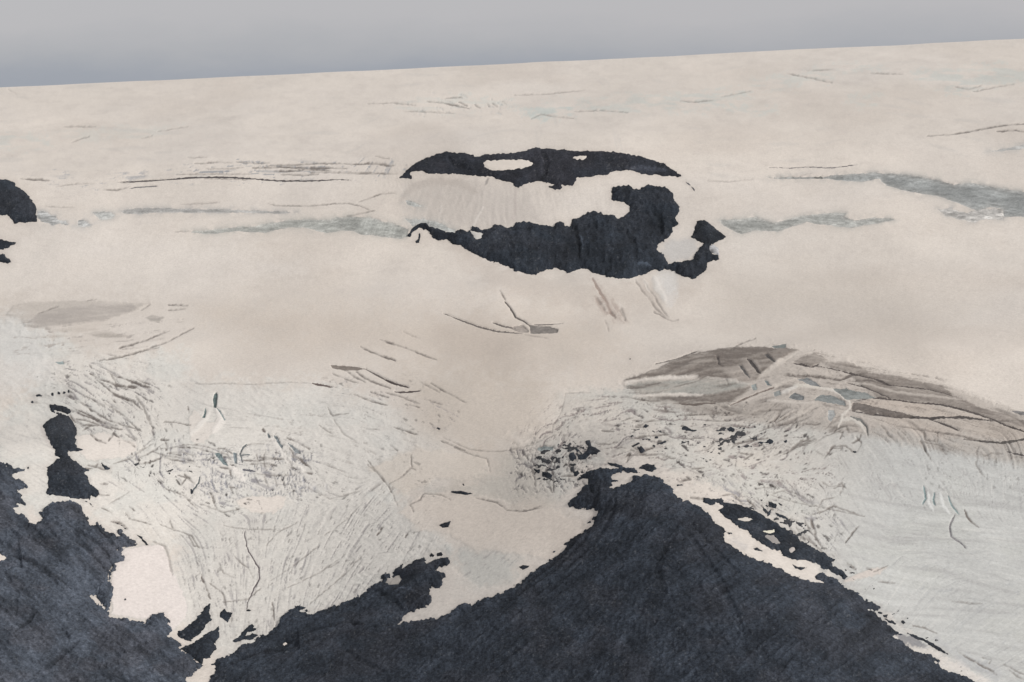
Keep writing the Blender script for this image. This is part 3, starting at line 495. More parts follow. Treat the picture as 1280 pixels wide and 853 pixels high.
    (B5, '200 740 240 690 300 690 340 720', 1.2, .5), (B5, '0 730 60 690 140 660', 1.2, .5), (B5, '350 720 375 670 350 640', 1.4, .6), (B5, '10 280 60 240 150 225', 1.4, .5), (B5, '140 680 200 640 280 610', 1.1, .4),
    (F7, '370 820 400 780 430 750 500 750', 1.3, .6), (F7, '250 580 300 590 350 580', 1.6, .6), (F7, '470 635 500 640 480 690', 1.3, .6), (F7, '110 250 180 265', 2.0, .6), (F7, '360 600 440 600 480 620', 1.0, .4), (F7, '0 600 150 580 280 540', .9, .35), (F7, '860 600 1000 620 1120 640', 1.2, .45),
    (E5, '40 590 120 575 190 545', 1.3, .6), (E5, '100 260 160 330', 1.4, .5), (E5, '150 340 160 420', 1.1, .4), (E5, '270 300 280 460', 1.6, .5), (E5, '160 160 280 150', 4, .5), (E5, '600 45 680 50', 1.8, .6), (E5, '820 20 900 15', 2.2, .6), (E5, '770 110 900 80 1060 70', 1.1, .5), (E5, '760 260 780 210', 1.6, .5)):
    crack(sy, tx_, wd, .7, k)

for sy, tx_, wd, c, k in (
    (F6, '0 318 150 290 300 280 490 274', 2.4, (.70, .65, .60), .9), (F6, '60 405 260 392 400 390 520 397', 2., (.70, .65, .60), .8), (F6, '920 262 1020 190 1120 130 1260 95', 4.5, (.62, .57, .52), .8),
    (F6, '700 470 820 425 930 375 1040 320 1150 285', 2.4, (.60, .55, .50), .8), (F6, '540 285 700 300 840 325', 1.6, (.62, .58, .54), .6), (F7, '350 345 430 360 500 400 540 440 545 480', 3., (.70, .66, .61), .9), (F7, '170 330 290 335 350 345', 4., (.70, .66, .60), .8),
    (F7, '90 380 150 355 190 340', 4., (.72, .69, .65), .8), (F7, '0 430 140 440 300 450', 3., (.66, .61, .56), .7), (F7, '545 480 500 530 470 600', 2.2, (.70, .66, .61), .8), (F7, '480 560 560 550 620 590 640 640', 3., (.70, .67, .62), .7),
    (D3, '372 220 400 250 410 300 350 380', 7, (.80, .76, .72), .8), (D3, '330 230 300 290 250 350 200 400', 5, (.78, .75, .71), .7), (D3, '480 610 520 650 560 700', 5, (.82, .78, .74), .9), (D3, '740 420 800 500 850 560 900 600 960 630', 4, (.78, .75, .71), .7), (D3, '880 580 940 620 980 650', 4, (.78, .75, .71), .6),
    (C5, '930 160 935 200 950 230', 2., (.72, .73, .72), .8), (C5, '975 165 985 210 1010 240', 2.4, (.72, .73, .72), .8), (B5, '330 385 420 395 520 425 620 440 740 452 860 470', 1.6, (.62, .57, .52), .6), (D7, '630 150 650 220 700 300', 6, (.70, .68, .65), .6), (D7, '560 160 600 240', 3, (.72, .68, .63), .6),
    (D7, '215 150 250 215 300 290 345 380 375 408', 2.2, (.32, .25, .22), .75), (D7, '235 270 260 320 300 370', 3.5, (.42, .35, .31), .6), (D7, '350 310 390 350', 3., (.45, .38, .34), .5),
    (E5, '540 560 560 585 560 620 520 640', 9, (.40, .36, .34), .6), (D5, '60 540 70 590 110 650 140 700', 4, (.60, .55, .52), .6),
    (n1, '90 360 160 290 260 255 420 262 520 320', 9, (.46, .415, .38), .45), (n1, '740 290 738 400 720 480', 2.4, (.52, .47, .44), .6), (n1, '585 240 570 275', 2., (.3, .28, .27), .8), (n1, '560 400 500 500 480 540', 1.4, (.70, .66, .62), .6), (n1, '320 380 315 440', 1.4, (.66, .62, .58), .5)):
    s, sd = sdline(P(*sy, tx_), wd + .6, 8, True, .7)
    q = ss(-wd * .35 - .5, wd * .35, sd); mixc(q * k, c, s)
    if sum(c) > 1.7: DZ[s] += q * .12 * wd * MPP[s]
# ---- wider crevasses and ice troughs get carved here and built as things below
PATCH = []      # (slice, sd, name, label, category, group, colour, texture amount)
def trough(r, depth, *info):
    s, sd = r
    if info[0] == 'bare_ice_band':
        hl = np.exp(np.minimum(sd, 0) / 3.2) * .55 * ss(.25, .6, N1[s]); mixc(hl, info[4], s)
    DZ[s] -= ss(-.6, 1.6, sd) * depth * MPP[s]
    PATCH.append((s, sd) + info)
CD = (.115, .095, .09); CG = (.18, .16, .148); TE = (.15, .19, .195); TL = (.36, .42, .425); BG = (.285, .305, .31)  # crevasse tones: dark ash in the ice plus recess shade put into the colour
def cl(sy, tx_, wd, label, col=CD, depth=3.0, group='crevasses in the glacier', name='crevasse', cat='crevasse'):
    trough(sdline(P(*sy, tx_), wd, 8, True, .5), depth, name, label, cat, group, col, .5)
def cpg(sy, tx_, label, col, depth=2.0, group=None, name='crevasse', cat='crevasse', rag=.5, tx2=.6):
    trough(sdpoly(P(*sy, tx_), 8, rag, .35), depth, name, label, cat, group, col, tx2)
# bare blue-grey ice bands left and right of the nunatak
cpg(G2, '255 133 330 128 450 128 560 120 680 113 800 120 900 135 1000 160 1080 155 1180 175 1290 190 1420 225 1560 285 1420 300 1290 290 1200 290 1195 260 1150 250 1090 265 1000 230 930 205 880 200 800 185 730 165 700 138 640 150 580 148 500 140 380 138 300 138', 'long blue-grey band of bare ice widening towards the right edge above the smaller band', (.30, .315, .315), 2.2, 'bands of bare ice beside the nunatak', 'bare_ice_band', 'ice band')
cpg(G2, '60 305 90 300 150 300 200 290 280 315 340 300 400 285 500 275 570 275 560 290 600 305 680 292 760 298 760 305 700 315 640 325 580 335 500 325 440 320 410 310 340 335 290 350 200 345 150 360 110 345 80 325', 'pale grey-blue band of bare ice just right of the small crag', (.37, .38, .365), 1.6, 'bands of bare ice beside the nunatak', 'bare_ice_band', 'ice band')
cpg(G2, '930 262 990 255 1060 270 1130 255 1190 262 1195 300 1120 305 1060 312 1010 300 960 280', 'broken grey ice shelf under the long blue-grey band at the right', (.45, .44, .425), 1.0, 'bands of bare ice beside the nunatak', 'bare_ice_band', 'ice band', 2.5, 1.2)
cpg(G1, '50 550 150 545 330 525 400 525 500 505 600 490 700 485 820 490 850 475 950 470 1060 480 1100 495 1200 520 1240 540 1235 580 1190 590 1100 580 1050 570 990 570 950 550 880 545 800 560 740 545 680 530 600 530 530 545 470 558 400 555 330 550 240 560 140 565', 'wedge of grey-green bare ice tapering left from the foot of the dark nunatak', (.37, .38, .36), 1.8, 'bands of bare ice beside the nunatak', 'bare_ice_band', 'ice band')
cpg(I, '150 263 170 260 205 260 240 261 300 262 345 264 372 265 350 267 300 266 240 266 205 265 175 268 155 267', 'narrow grey strip of bare ice between two snow swells on the left', (.40, .40, .395), 1.2, 'bands of bare ice beside the nunatak', 'bare_ice_band', 'ice band', .8)
cpg(L4, '620 405 680 395 740 402 780 425 740 440 680 452 640 430', 'small oval of rough grey ice, right one of the two left of the strip', (.42, .43, .42), 1.0, 'bands of bare ice beside the nunatak', 'bare_ice_band', 'ice band', 1.6, 1.)
cpg(L4, '515 455 550 450 600 475 620 488 560 500 525 492', 'small oval of rough grey ice, left one of the two near the left edge outcrop', (.40, .41, .41), 1.0, 'bands of bare ice beside the nunatak', 'bare_ice_band', 'ice band', 1.4, 1.)
cpg(L4, '250 390 330 410 440 460 470 490 360 490 260 475', 'rough grey ice apron at the right foot of the rock at the left edge', (.45, .46, .46), .9, 'bands of bare ice beside the nunatak', 'bare_ice_band', 'ice band', 3.5, 1.2)
cpg(A3, '1130 558 1200 545 1300 525 1300 545 1230 550 1170 557', 'faint grey ice wedge at the right edge under two thin cracks', (.44, .445, .44), 1.0, 'bands of bare ice beside the nunatak', 'bare_ice_band', 'ice band')
cpg(n1, '110 355 160 365 215 395 170 400 130 385', 'small grey ice hollow on the snow slope left of the nunatak wall', (.42, .44, .43), 1.0, 'bands of bare ice beside the nunatak', 'bare_ice_band', 'ice band')
cpg(n1, '110 455 150 470 230 465 320 490 400 530 395 545 350 540 300 522 260 512 235 492 200 492 160 510 145 490', 'grey ice hollow along the upper lip of the nunatak wall', (.42, .44, .43), 1.0, 'bands of bare ice beside the nunatak', 'bare_ice_band', 'ice band')
# crevasses
cl(I, '150 227 220 223.5 245 221.5 286 221.5 320 223.5 350 225.5 384 225.8 420 224 440 224.5', 2.4, 'long dark crevasse running level across the snow left of the upper nunatak', (.105, .095, .095))
cl(A1, '475 692 510 688 580 684', 2.2, 'short grey crevasse at the left end of the long level one', (.25, .24, .24))
cl(A3, '325 615 400 617 480 613 560 617 665 604', 1.6, 'thin straight crevasse in the snow above the long blue-grey band', (.25, .23, .23))
cl(A3, '350 652 430 655 520 650 600 655 700 655', 2.6, 'dark crevasse along the upper rim of the long blue-grey band', (.20, .20, .19))
cl(B3, '515 155 545 200 560 225 600 245 620 262', 2.6, 'crooked crevasse dropping to the grey scar below the nunatak', CG)
cl(B3, '250 208 320 235 400 265 480 285 590 295', 2.4, 'long curved crevasse reaching the grey scar from the left', CG)
cl(B3, '460 247 510 265 560 270', 2.6, 'short crevasse joining the left side of the grey scar', CG)
cpg(B3, '530 272 570 262 595 258 620 285 615 292 575 290', 'brown-grey half of the scar below the nunatak, on its left', (.36, .32, .29), 2)
cpg(B3, '618 258 650 262 700 264 745 276 740 294 690 296 625 297', 'darker flat half of the scar below the nunatak, on its right', (.22, .20, .185), 2.4)
cl(B3, '640 258 700 257 765 251', 1.6, 'thin crevasse leading right from the scar below the nunatak', CG)
cl(B3, '0 487 50 510 105 525', 3.0, 'dark jagged crevasse, upper of the pair in mid glacier', CD)
cl(B3, '45 542 100 545 155 538', 2.8, 'dark crevasse, lower of the pair in mid glacier', CD)
cpg(B2, '590 362 640 365 700 370 745 378 700 386 640 384 600 375', 'brown oblong hollow at the upper end of the mid glacier cracks', (.25, .215, .19), 2.0)
cl(B2, '740 378 790 405 840 430 890 450', 2.2, 'slanting crevasse from the brown hollow down to the dark pair', CG)
cl(B2, '510 440 550 447 600 455', 3.0, 'short dark crevasse with frayed lower lip on the left snow line', (.16, .13, .12))
cl(F6, '205 188 350 152 495 98', 1.8, 'fine straight crevasse above the brown ice bulge', CG)
cl(F6, '355 450 480 458 610 445', 2.8, 'dark crevasse along the foot of the brown ice bulge', (.16, .135, .12))
cl(F6, '705 467 800 420 900 375 1000 340', 2.4, 'rising crevasse below the blue ice blocks of the bulge', (.24, .20, .18))
cpg(F6, '818 158 850 165 885 205 915 262 890 250 850 205', 'dark gash in the brown ice bulge, second from the right', (.13, .115, .11), 3)
cpg(F6, '760 195 790 198 812 240 842 292 805 258', 'grey gash in the brown ice bulge, left of the dark one', (.20, .19, .185), 3)
cpg(F6, '930 128 965 130 1008 182 975 168', 'dark gash in the brown ice bulge, rightmost of three', (.15, .14, .135), 3)
cpg(F6, '612 130 632 140 640 190 665 212 625 195', 'short dark notch in the middle of the brown ice bulge', (.15, .13, .12), 2.5)
cpg(F6, '985 65 1040 60 1080 50 1075 80 1040 82 1000 78', 'dark green-grey notch on the crest of the brown ice bulge', (.20, .22, .215), 1.5)
cl(F7, '165 180 230 190 290 208 340 190', 2.4, 'curved crevasse under the small brown hump', (.12, .105, .10))
cl(B5, '150 300 230 315 300 335 370 350 450 370 520 395 600 405 700 415 780 435 860 458', 2.3, 'long crevasse between the upper slabs of the right ice bulge', (.11, .095, .09))
cl(B5, '300 380 380 400 450 430 530 465', 2.0, 'oblique crevasse crossing between two slabs of the right ice bulge', (.12, .105, .10))
cl(B5, '350 465 450 455 540 465 650 480 760 490 850 510 920 530 1000 560 1080 595 1170 622 1320 680', 2.6, 'longest crevasse across the middle of the right ice bulge', (.11, .095, .09))
cl(B5, '335 518 450 533 560 545 650 551 720 556 850 552 1010 570', 3.0, 'dark crevasse at the foot of the pale slab', (.10, .088, .085))
cpg(F7, '555 475 575 440 700 470 800 495 900 520 1000 545 860 538 720 512 700 520 600 495 560 500', 'brown wedge-shaped crevasse at the left end of the pale slab', (.17, .148, .135), 2.4)
cl(B5, '700 558 760 580 850 615', 2.4, 'oblique crevasse below the right end of the pale slab', (.12, .105, .10))
cl(B5, '870 656 950 662 1050 674 1170 655 1280 650', 3.0, 'dark sagging crevasse near the right edge under the bulge', (.105, .095, .09))
cl(B5, '1080 714 1175 737 1280 770', 2.6, 'dark crevasse at the right edge below the sagging one', (.105, .095, .095))
cpg(B5, '1090 515 1140 518 1180 525 1180 545 1140 535', 'dark lens-shaped crevasse at the right edge above the slabs', (.22, .21, .21), 2)
cl(B5, '320 545 370 560 400 590 405 640', 2.6, 'hooked grey crevasse below the blue ice blocks', (.25, .25, .24))
# blue ice faces among the blocks
cpg(F7, '430 350 520 350 640 375 728 412 600 420 520 425 470 385', 'long blue-grey ice face in the middle of the broken blocks', (.25, .265, .26), 1.8, 'blue ice faces in the icefall', 'ice_face', 'ice face')
cpg(F7, '300 430 350 390 430 395 510 430 522 468 420 450', 'blue-grey ice face below and left of the long one', (.235, .25, .25), 1.8, 'blue ice faces in the icefall', 'ice_face', 'ice face')
cpg(F7, '190 290 260 275 320 310 365 340 280 325', 'slanting grey ice face above the broken blocks', (.24, .25, .255), 1.8, 'blue ice faces in the icefall', 'ice_face', 'ice face')
cpg(F7, '130 415 180 375 240 405 238 430 190 425', 'small dark ice face at the lower left of the broken blocks', (.20, .21, .215), 1.8, 'blue ice faces in the icefall', 'ice_face', 'ice face')
cpg(F7, '30 372 80 358 88 395 45 398', 'little square blue ice face left of the dark one', (.32, .335, .33), 1.5, 'blue ice faces in the icefall', 'ice_face', 'ice face')
cpg(F6, '848 332 880 320 892 366 860 362', 'pale teal ice face at the left end of the broken blocks', (.32, .35, .345), 1.5, 'blue ice faces in the icefall', 'ice_face', 'ice face')
cpg(F6, '932 292 960 305 984 337 950 328', 'narrow dark teal ice face under the two gashes', (.20, .23, .235), 1.6, 'blue ice faces in the icefall', 'ice_face', 'ice face')
cpg(F7, '400 500 440 495 450 530 420 570 400 560', 'grey ice face below the broken blocks, beside the hooked crevasse', (.38, .39, .39), 1.2, 'blue ice faces in the icefall', 'ice_face', 'ice face')
cpg(D5, '145 112 205 112 215 135 170 136', 'small teal ice face on the left above the black pillar', (.36, .42, .42), 1.4, 'blue ice faces in the icefall', 'ice_face', 'ice face')
cpg(E5, '160 155 280 142 270 175 180 178', 'dark blue-grey ice face left of the ragged rock cluster', (.25, .28, .28), 1.4, 'blue ice faces in the icefall', 'ice_face', 'ice face', 2.0, 1.2)
SG = 'teal fissures between seracs'
cpg(D3, '375 92 384 130 378 180 372 215 358 210 352 150', 'tall dark teal fissure of the serac group, sharpest at its top', (.11, .15, .15), 3, SG, 'serac_fissure', 'fissure')
cpg(D3, '370 208 395 222 412 245 438 290 430 305 408 265 390 235', 'teal fissure leading down right from the tallest one', (.27, .315, .315), 2, SG, 'serac_fissure', 'fissure')
cpg(D3, '300 212 312 235 300 280 280 282 290 250', 'short teal fissure left of the tallest one', (.17, .23, .23), 2.5, SG, 'serac_fissure', 'fissure')
cpg(D3, '712 368 728 385 740 405 722 418', 'small dark fissure right of the serac group', (.13, .15, .16), 2.5, SG, 'serac_fissure', 'fissure')
cpg(D3, '756 392 782 400 800 440 818 465 815 490 795 465', 'grey-teal fissure slanting down beside the small dark one', (.24, .27, .285), 2.5, SG, 'serac_fissure', 'fissure')
cpg(D3, '850 448 885 462 920 490 945 522 900 510', 'grey-teal fissure farthest right above the snow oval', (.27, .29, .30), 2.2, SG, 'serac_fissure', 'fissure')
cpg(D3, '355 508 400 508 430 555 452 602 420 590 388 545', 'broad blue-teal fissure above the white ice rib', (.20, .25, .26), 2.5, SG, 'serac_fissure', 'fissure')
cpg(D3, '487 508 512 515 512 590 497 585', 'upright teal fissure right of the broad one', (.26, .30, .32), 2.5, SG, 'serac_fissure', 'fissure')
cl(D3, '582 453 548 482 535 520 550 578', 2.2, 'curved dark fissure like a bracket beside the upright teal one', (.15, .17, .18), 2.5, SG, 'serac_fissure', 'fissure')
cl(D3, '540 526 600 525', 2.0, 'short level fissure touching the bracket-shaped one', (.18, .20, .21), 2, SG, 'serac_fissure', 'fissure')
cl(D3, '548 620 590 628 635 636', 2.8, 'dark level fissure right of the white ice rib', (.14, .14, .16), 2, SG, 'serac_fissure', 'fissure')
cl(D3, '268 670 255 710 225 755 205 788', 2.6, 'dark slanting fissure below left of the white ice rib', (.12, .14, .15), 2, SG, 'serac_fissure', 'fissure')
for tx_, lb in (('915 138 920 165 922 185 912 205', 'leftmost teal fissure of the small group on the right glacier'), ('955 160 950 185 957 210', 'second teal fissure from the left on the right glacier'),
                ('1003 170 1010 195 1018 212 1042 240', 'brightest teal fissure of the small group on the right glacier'), ('1028 240 1010 285 1015 320 1050 345 1070 365', 'long crooked fissure trailing below the teal group on the right glacier')):
    cl(C5, tx_, 2.6, lb, (.27, .345, .35) if 'crooked' not in lb else (.27, .26, .27), 2.2, SG, 'serac_fissure', 'fissure')
cl(C2, '320 280 325 340 350 385 372 420 375 460 350 510 330 550 325 585', 2.0, 'winding dark melt channel running down the left glacier tongue', (.15, .13, .135), 1.6, None, 'melt_channel', 'melt channel')
cl(D7, '212 140 235 200 262 245 290 280 320 320', 2.0, 'brown dirt gully below the nunatak wall', (.38, .30, .26), .8, None, 'dirt_gully', 'gully')

ZG = (Z0 + DZ + (.22 * (N2 - .5) + .5 * (N1 - .5)) * MPP * ss(11000, 5000, Y) * (.35 + .65 * MI)).astype(np.float32)
CMUL = (1 + .07 * (N2 - .5) + .05 * (N1 - .5))[..., None]
COL *= CMUL

# ------------------------------------------------------------------ materials
def mat(name, rough, bump_scale, bump, grain, gscale, spec=.25):
    m_ = bpy.data.materials.new(name); m_.use_nodes = True
    t_ = m_.node_tree; b = t_.nodes['Principled BSDF']; n = t_.nodes.new; l = t_.links.new
    at = n('ShaderNodeAttribute'); at.attribute_name = 'albedo'
    tcn = n('ShaderNodeTexCoord')
    a = n('ShaderNodeTexNoise'); a.inputs['Scale'].default_value = gscale; a.inputs['Detail'].default_value = 4; a.inputs['Roughness'].default_value = .85
    l(tcn.outputs['Object'], a.inputs[0])
    mr = n('ShaderNodeMapRange'); mr.inputs[1].default_value = .3; mr.inputs[2].default_value = .7; mr.inputs[3].default_value = 1 - grain; mr.inputs[4].default_value = 1 + grain
    l(a.outputs[0], mr.inputs[0])
    vm = n('ShaderNodeVectorMath'); vm.operation = 'SCALE'; l(at.outputs['Color'], vm.inputs[0]); l(mr.outputs[0], vm.inputs['Scale'])
    l(vm.outputs[0], b.inputs['Base Color'])
    b.inputs['Roughness'].default_value = rough; b.inputs['Specular IOR Level'].default_value = spec
    c = n('ShaderNodeTexNoise'); c.inputs['Scale'].default_value = bump_scale; c.inputs['Detail'].default_value = 6; c.inputs['Roughness'].default_value = .65
    l(tcn.outputs['Object'], c.inputs[0])
    bp = n('ShaderNodeBump'); bp.inputs['Strength'].default_value = 1; bp.inputs['Distance'].default_value = bump
    l(c.outputs[0], bp.inputs['Height']); l(bp.outputs[0], b.inputs['Normal'])
    return m_
M_ICE = mat('glacier_snow_and_ice', .7, .03, 2.2, .13, .13)
M_CREV = mat('crevasse_ice', .6, .05, 2.5, .30, .12)
M_ROCK = mat('dark_basalt', .92, .03, 11.0, .6, .14, .15)
M_SNOW = mat('old_snow', .7, .04, 1.0, .05, .14)

def link(name, verts, faces, cols, mt, smooth=False):
    me = bpy.data.meshes.new(name)
    nv, nf = len(verts), len(faces)
    me.vertices.add(nv); me.vertices.foreach_set('co', np.ascontiguousarray(verts, np.float32).ravel())
    me.loops.add(nf * 4); me.loops.foreach_set('vertex_index', np.ascontiguousarray(faces, np.int32).ravel())
    me.polygons.add(nf); me.polygons.foreach_set('loop_start', np.arange(0, nf * 4, 4, dtype=np.int32))
    me.update(calc_edges=True)
    if smooth: me.shade_smooth()
    ca = me.color_attributes.new('albedo', 'FLOAT_COLOR', 'POINT')
    cc = np.ones((nv, 4), np.float32); cc[:, :3] = np.clip(cols, .004, .9); ca.data.foreach_set('color', cc.ravel())
    me.materials.append(mt)
    o = bpy.data.objects.new(name, me); C.objects.link(o)
    return o
def tag(o, label=None, cat=None, group=None, kind=None):
    for k_, v_ in (('label', label), ('category', cat), ('group', group), ('kind', kind)):
        if v_: o[k_] = v_
    return o
REMOVE = np.zeros(PX.shape, bool)                          # vertices of the ice well under something else
def grid_obj(name, s, z, keep_face, cols, mt, smooth=False):
    """surface over the sub-grid s; keep_face: boolean per quad"""
    xs, ys_ = X[s], Y[s]
    r, c = np.where(keep_face)
    if len(r) == 0: return None
    ncol = xs.shape[1]
    q = np.stack([r * ncol + c, r * ncol + c + 1, (r + 1) * ncol + c + 1, (r + 1) * ncol + c], 1)
    used, inv = np.unique(q, return_inverse=True)
    v = np.stack([xs.ravel()[used], ys_.ravel()[used], z.ravel()[used] + CAMZ], 1)
    # put the origin at the base of the thing
    org = np.array([v[:, 0].mean(), v[:, 1].mean(), v[:, 2].min()]) if name != 'glacier' else np.zeros(3)
    o = link(name, v - org, inv.reshape(-1, 4), cols.reshape(-1, 3)[used], mt, smooth)
    o.location = org
    return o
def face_any(m_): return m_[:-1, :-1] | m_[1:, :-1] | m_[:-1, 1:] | m_[1:, 1:]
def face_all(m_): return m_[:-1, :-1] & m_[1:, :-1] & m_[:-1, 1:] & m_[1:, 1:]

def surf_patch(r, name, label, cat, group, col, tex=.5, mt=None, k=.35, bulge=0., kind=None):
    s, sd = r
    px, py = PX[s], PY[s]
    off = np.where(sd > 0, k * np.minimum(sd, 3), k * sd * 2) * MPP[s] + bulge * (1 - np.exp(-np.maximum(sd, 0) / 4)) * MPP[s]
    n_ = fbm(px / 8, py / 1.8, 91, 4)
    if name == 'bare_ice_band':
        edge = np.exp(-np.maximum(sd, 0) / 2.2)[..., None] * .45; n2_ = ss(.3, .7, fbm(px / 40, py / 9, 93, 4))[..., None]
        col = np.array(col, np.float32) * (.88 + .30 * n2_); col = col * (1 - edge) + edge * np.array((.56, .535, .505), np.float32)
        col = col * (1 + .07 * np.clip(S1[s], -2, 2) + .06 * np.clip(S6[s], -2, 2))[..., None]
    cc = np.array(col, np.float32) * (1 + tex * (n_ - .5) * 1.3)[..., None]
    o = grid_obj(name, s, ZG[s] + off, face_any(sd > 0), cc, mt or M_CREV)
    if o is None: return None
    REMOVE[s] |= sd > 2.5
    return tag(o, label, cat, group, kind)
for s, sd, name, label, cat, group, col, tx_ in PATCH:
    surf_patch((s, sd), name, label, cat, group, col, tx_)

# ------------------------------------------------------------------ rock
ROCKC = np.array((.0265, .0325, .0425), np.float32)
def rock(r, name, label=None, cat=None, group=None, h=6., Lp=8., relief=3., hole=(), kind=None, tint=(1, 1, 1), flow=None, cs=1., band=0., gullies=()):
    """h = height (in pixels' worth of metres) gained inside the edge"""
    s, sd = r
    for hp in hole:
        a = P(*hp[0], hp[1]); q = sdpoly(a, 12, .8, .7)
        full = np.full(PX.shape, -1e3, np.float32); full[q[0]] = q[1]
        sd = np.minimum(sd, -full[s])
    px, py = PX[s], PY[s]; mp_ = MPP[s]
    ins = np.maximum(sd, 0)
    rise = h * (1 - np.exp(-ins / Lp))
    amp = 1 - np.exp(-ins / 5)
    if flow is None: u, v = px / (13 * cs), py / (11 * cs)
    else:
        an = np.radians(flow(px, py)) if callable(flow) else math.radians(flow)
        c_, q_ = np.cos(an), np.sin(an)
        u, v = (px * c_ + py * q_) / (46 * cs), (-px * q_ + py * c_) / (9 * cs)
    wz = 1.2 * (N0[s] - .5)
    rg = ridged(u + wz, v + wz, 101, 4, .55)
    rg2 = ridged(px / 7, py / 6, 103, 3, .55)
    rise = rise + amp * relief * (rg * .9 + rg2 * .35)
    off = np.where(sd > 0, (rise + .25 * ins.clip(0, 1)) * mp_, sd * 1.3 * mp_)
    k = .80 + .42 * fbm(px / 55, py / 40, 104, 4)
    k = k * (1 + .55 * (rg - .55)) * (1 + .38 * (N2[s] - .5))
    k = k * (1 + .03 * np.clip(S4[s], -2, 2) + .035 * np.clip(S5[s], -2, 2)) * (1 + .30 * (vn(px / 1.3, py / 1.2, 117) - .5)) * (.80 + .42 * ss(.3, .7, fbm(px / 24, py / 18, 111, 5, .6)))
    rise = np.maximum(rise + amp * relief * .04 * S5[s], 0)
    off = np.where(sd > 0, (rise + .25 * ins.clip(0, 1)) * mp_, sd * 1.3 * mp_)
    k = k * (1 - band * ss(.55, .75, fbm(u * .8, v * .8, 106, 3)))
    cc = ROCKC * np.array(tint, np.float32) * k[..., None]
    cc = cc * 1.0
    br = ss(.45, .65, fbm(px / 44, py / 28, 107, 4))[..., None]
    cc = cc * (1 - .35 * br) + .35 * br * np.array((.035, .036, .043), np.float32) * np.array(tint, np.float32) * k[..., None]
    sp_ = ss(.80, .9, vn(px / 1.7, py / 1.5, 108)) * ss(.5, .7, fbm(px / 20, py / 20, 109, 2))
    cc = cc + (sp_ * .035)[..., None]
    st2 = ss(.93, .97, vn(px / 1.9, py / 1.7, 118)); cc = cc + (st2 * .05)[..., None]
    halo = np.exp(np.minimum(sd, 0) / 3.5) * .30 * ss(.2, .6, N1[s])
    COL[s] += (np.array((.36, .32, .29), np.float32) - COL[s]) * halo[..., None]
    for gy_ in gullies:
        q = sdline(P(*gy_[0]), gy_[1], 8, True, 1.0)
        if q is None: continue
        f_ = np.zeros(PX.shape, np.float32); f_[q[0]] = ss(-1.5, 1.5, q[1]); f_ = f_[s]
        cc = cc * (1 + f_ * (gy_[2] - 1))[..., None]; off = off - f_ * (1.6 * mp_) * (gy_[2] < 1) * (sd > 6)
    o = grid_obj(name, s, ZG[s] + off, face_any(sd > 0), cc, M_ROCK, smooth=False)
    REMOVE[s] |= sd > 4
    if o: tag(o, label, cat, group, kind)
    return o
def snowpatch(sy, tx_, label, col=(.72, .66, .60), bulge=.25, rag=.8, group='snow patches lying on dark rock'):
    r = sdpoly(P(*sy, tx_), 8, rag, .7)
    surf_patch(r, 'snow_patch', label, 'snow patch', group, col, .08, M_SNOW, .2, bulge)

OC = 'rock outcrops rising through the ice'
# -- the upper cap of the nunatak
cap = P(*A2, '207 657 240 635 270 605 310 585 350 570 390 558 420 563 455 562 500 574 560 568 640 562 680 555 720 543 750 545 800 550 860 553 920 556 975 556 1040 562 1100 575 1150 588 1190 600 1225 625 1257 648 1240 652 1200 648 1150 643 1110 643 1085 630 1060 626 1020 630 980 643 920 650 870 658 860 678 845 684 815 682 822 695 790 700 765 688 790 680 740 668 700 672 655 690 645 690 635 672 600 668 560 652 500 648 440 642 380 640 320 640 300 630 262 632 255 645 272 655 260 660 235 655')
hA = (A2, '527 605 540 592 600 588 690 589 712 603 690 615 650 622 590 628 550 625 530 617'); hB = (A2, '856 581 880 575 910 576 890 586 868 587')
rock(sdpoly(cap, 12, .7, .8), 'rock_plateau', 'long flat-topped black rock cap above the hanging snow of the nunatak', 'rock plateau', None, 1.0, 14, 1.6, (hA, hB), tint=(1.0, .92, .92), gullies=(((*A2, '1050 620 1120 620 1200 630'), 6, 1.7), ((*A2, '400 580 420 610 480 630'), 6, .8), ((*A2, '740 560 760 600 750 650'), 8, .8)))
snowpatch(*hA, 'long white snow patch lying inside the upper rock cap')
snowpatch(*hB, 'tiny snow fleck on the right half of the upper rock cap')
# -- main wall
wa = P(*n1, '130 560 150 535 170 512 200 492 235 490 260 512 300 522 350 540 395 545 430 525 470 535 495 512 520 515 545 530 590 520 620 505 660 505 680 518 720 510 740 488 790 478 850 490 920 505 945 512 965 490 985 482')
wb = P(*n2, '45 480 65 490 80 512 100 518 110 490 110 468 170 455 200 435 245 422 290 440 340 440 375 462 410 445 438 420 435 390 400 375 335 360 335 320 338 292 380 285 430 278 465 300 490 305 540 276 590 285 635 290 680 325 685 365 720 405 710 435 690 455 710 495 680 515 675 550 640 580 600 605 590 640 630 670 650 725 680 715 740 700 790 697 800 670 835 625 850 605 890 605 905 625 880 640 900 660 930 670 935 700 890 703 872 710 875 740 850 765 800 800 740 798 705 780 690 755 640 750 600 755 570 750 520 775 480 785 430 805 360 800 300 788 250 775 210 755 170 742 130 755 100 768 60 760 20 745 0 745')
wc = P(*n1, '880 758 850 778 790 778 740 757 690 735 640 715 590 705 540 680 490 655 460 635 430 615 390 605 350 585 300 588 265 572 255 545 230 525 195 520 160 545 145 570')
hC = (n1, '485 530 520 540 560 550 545 575 515 582 500 560')
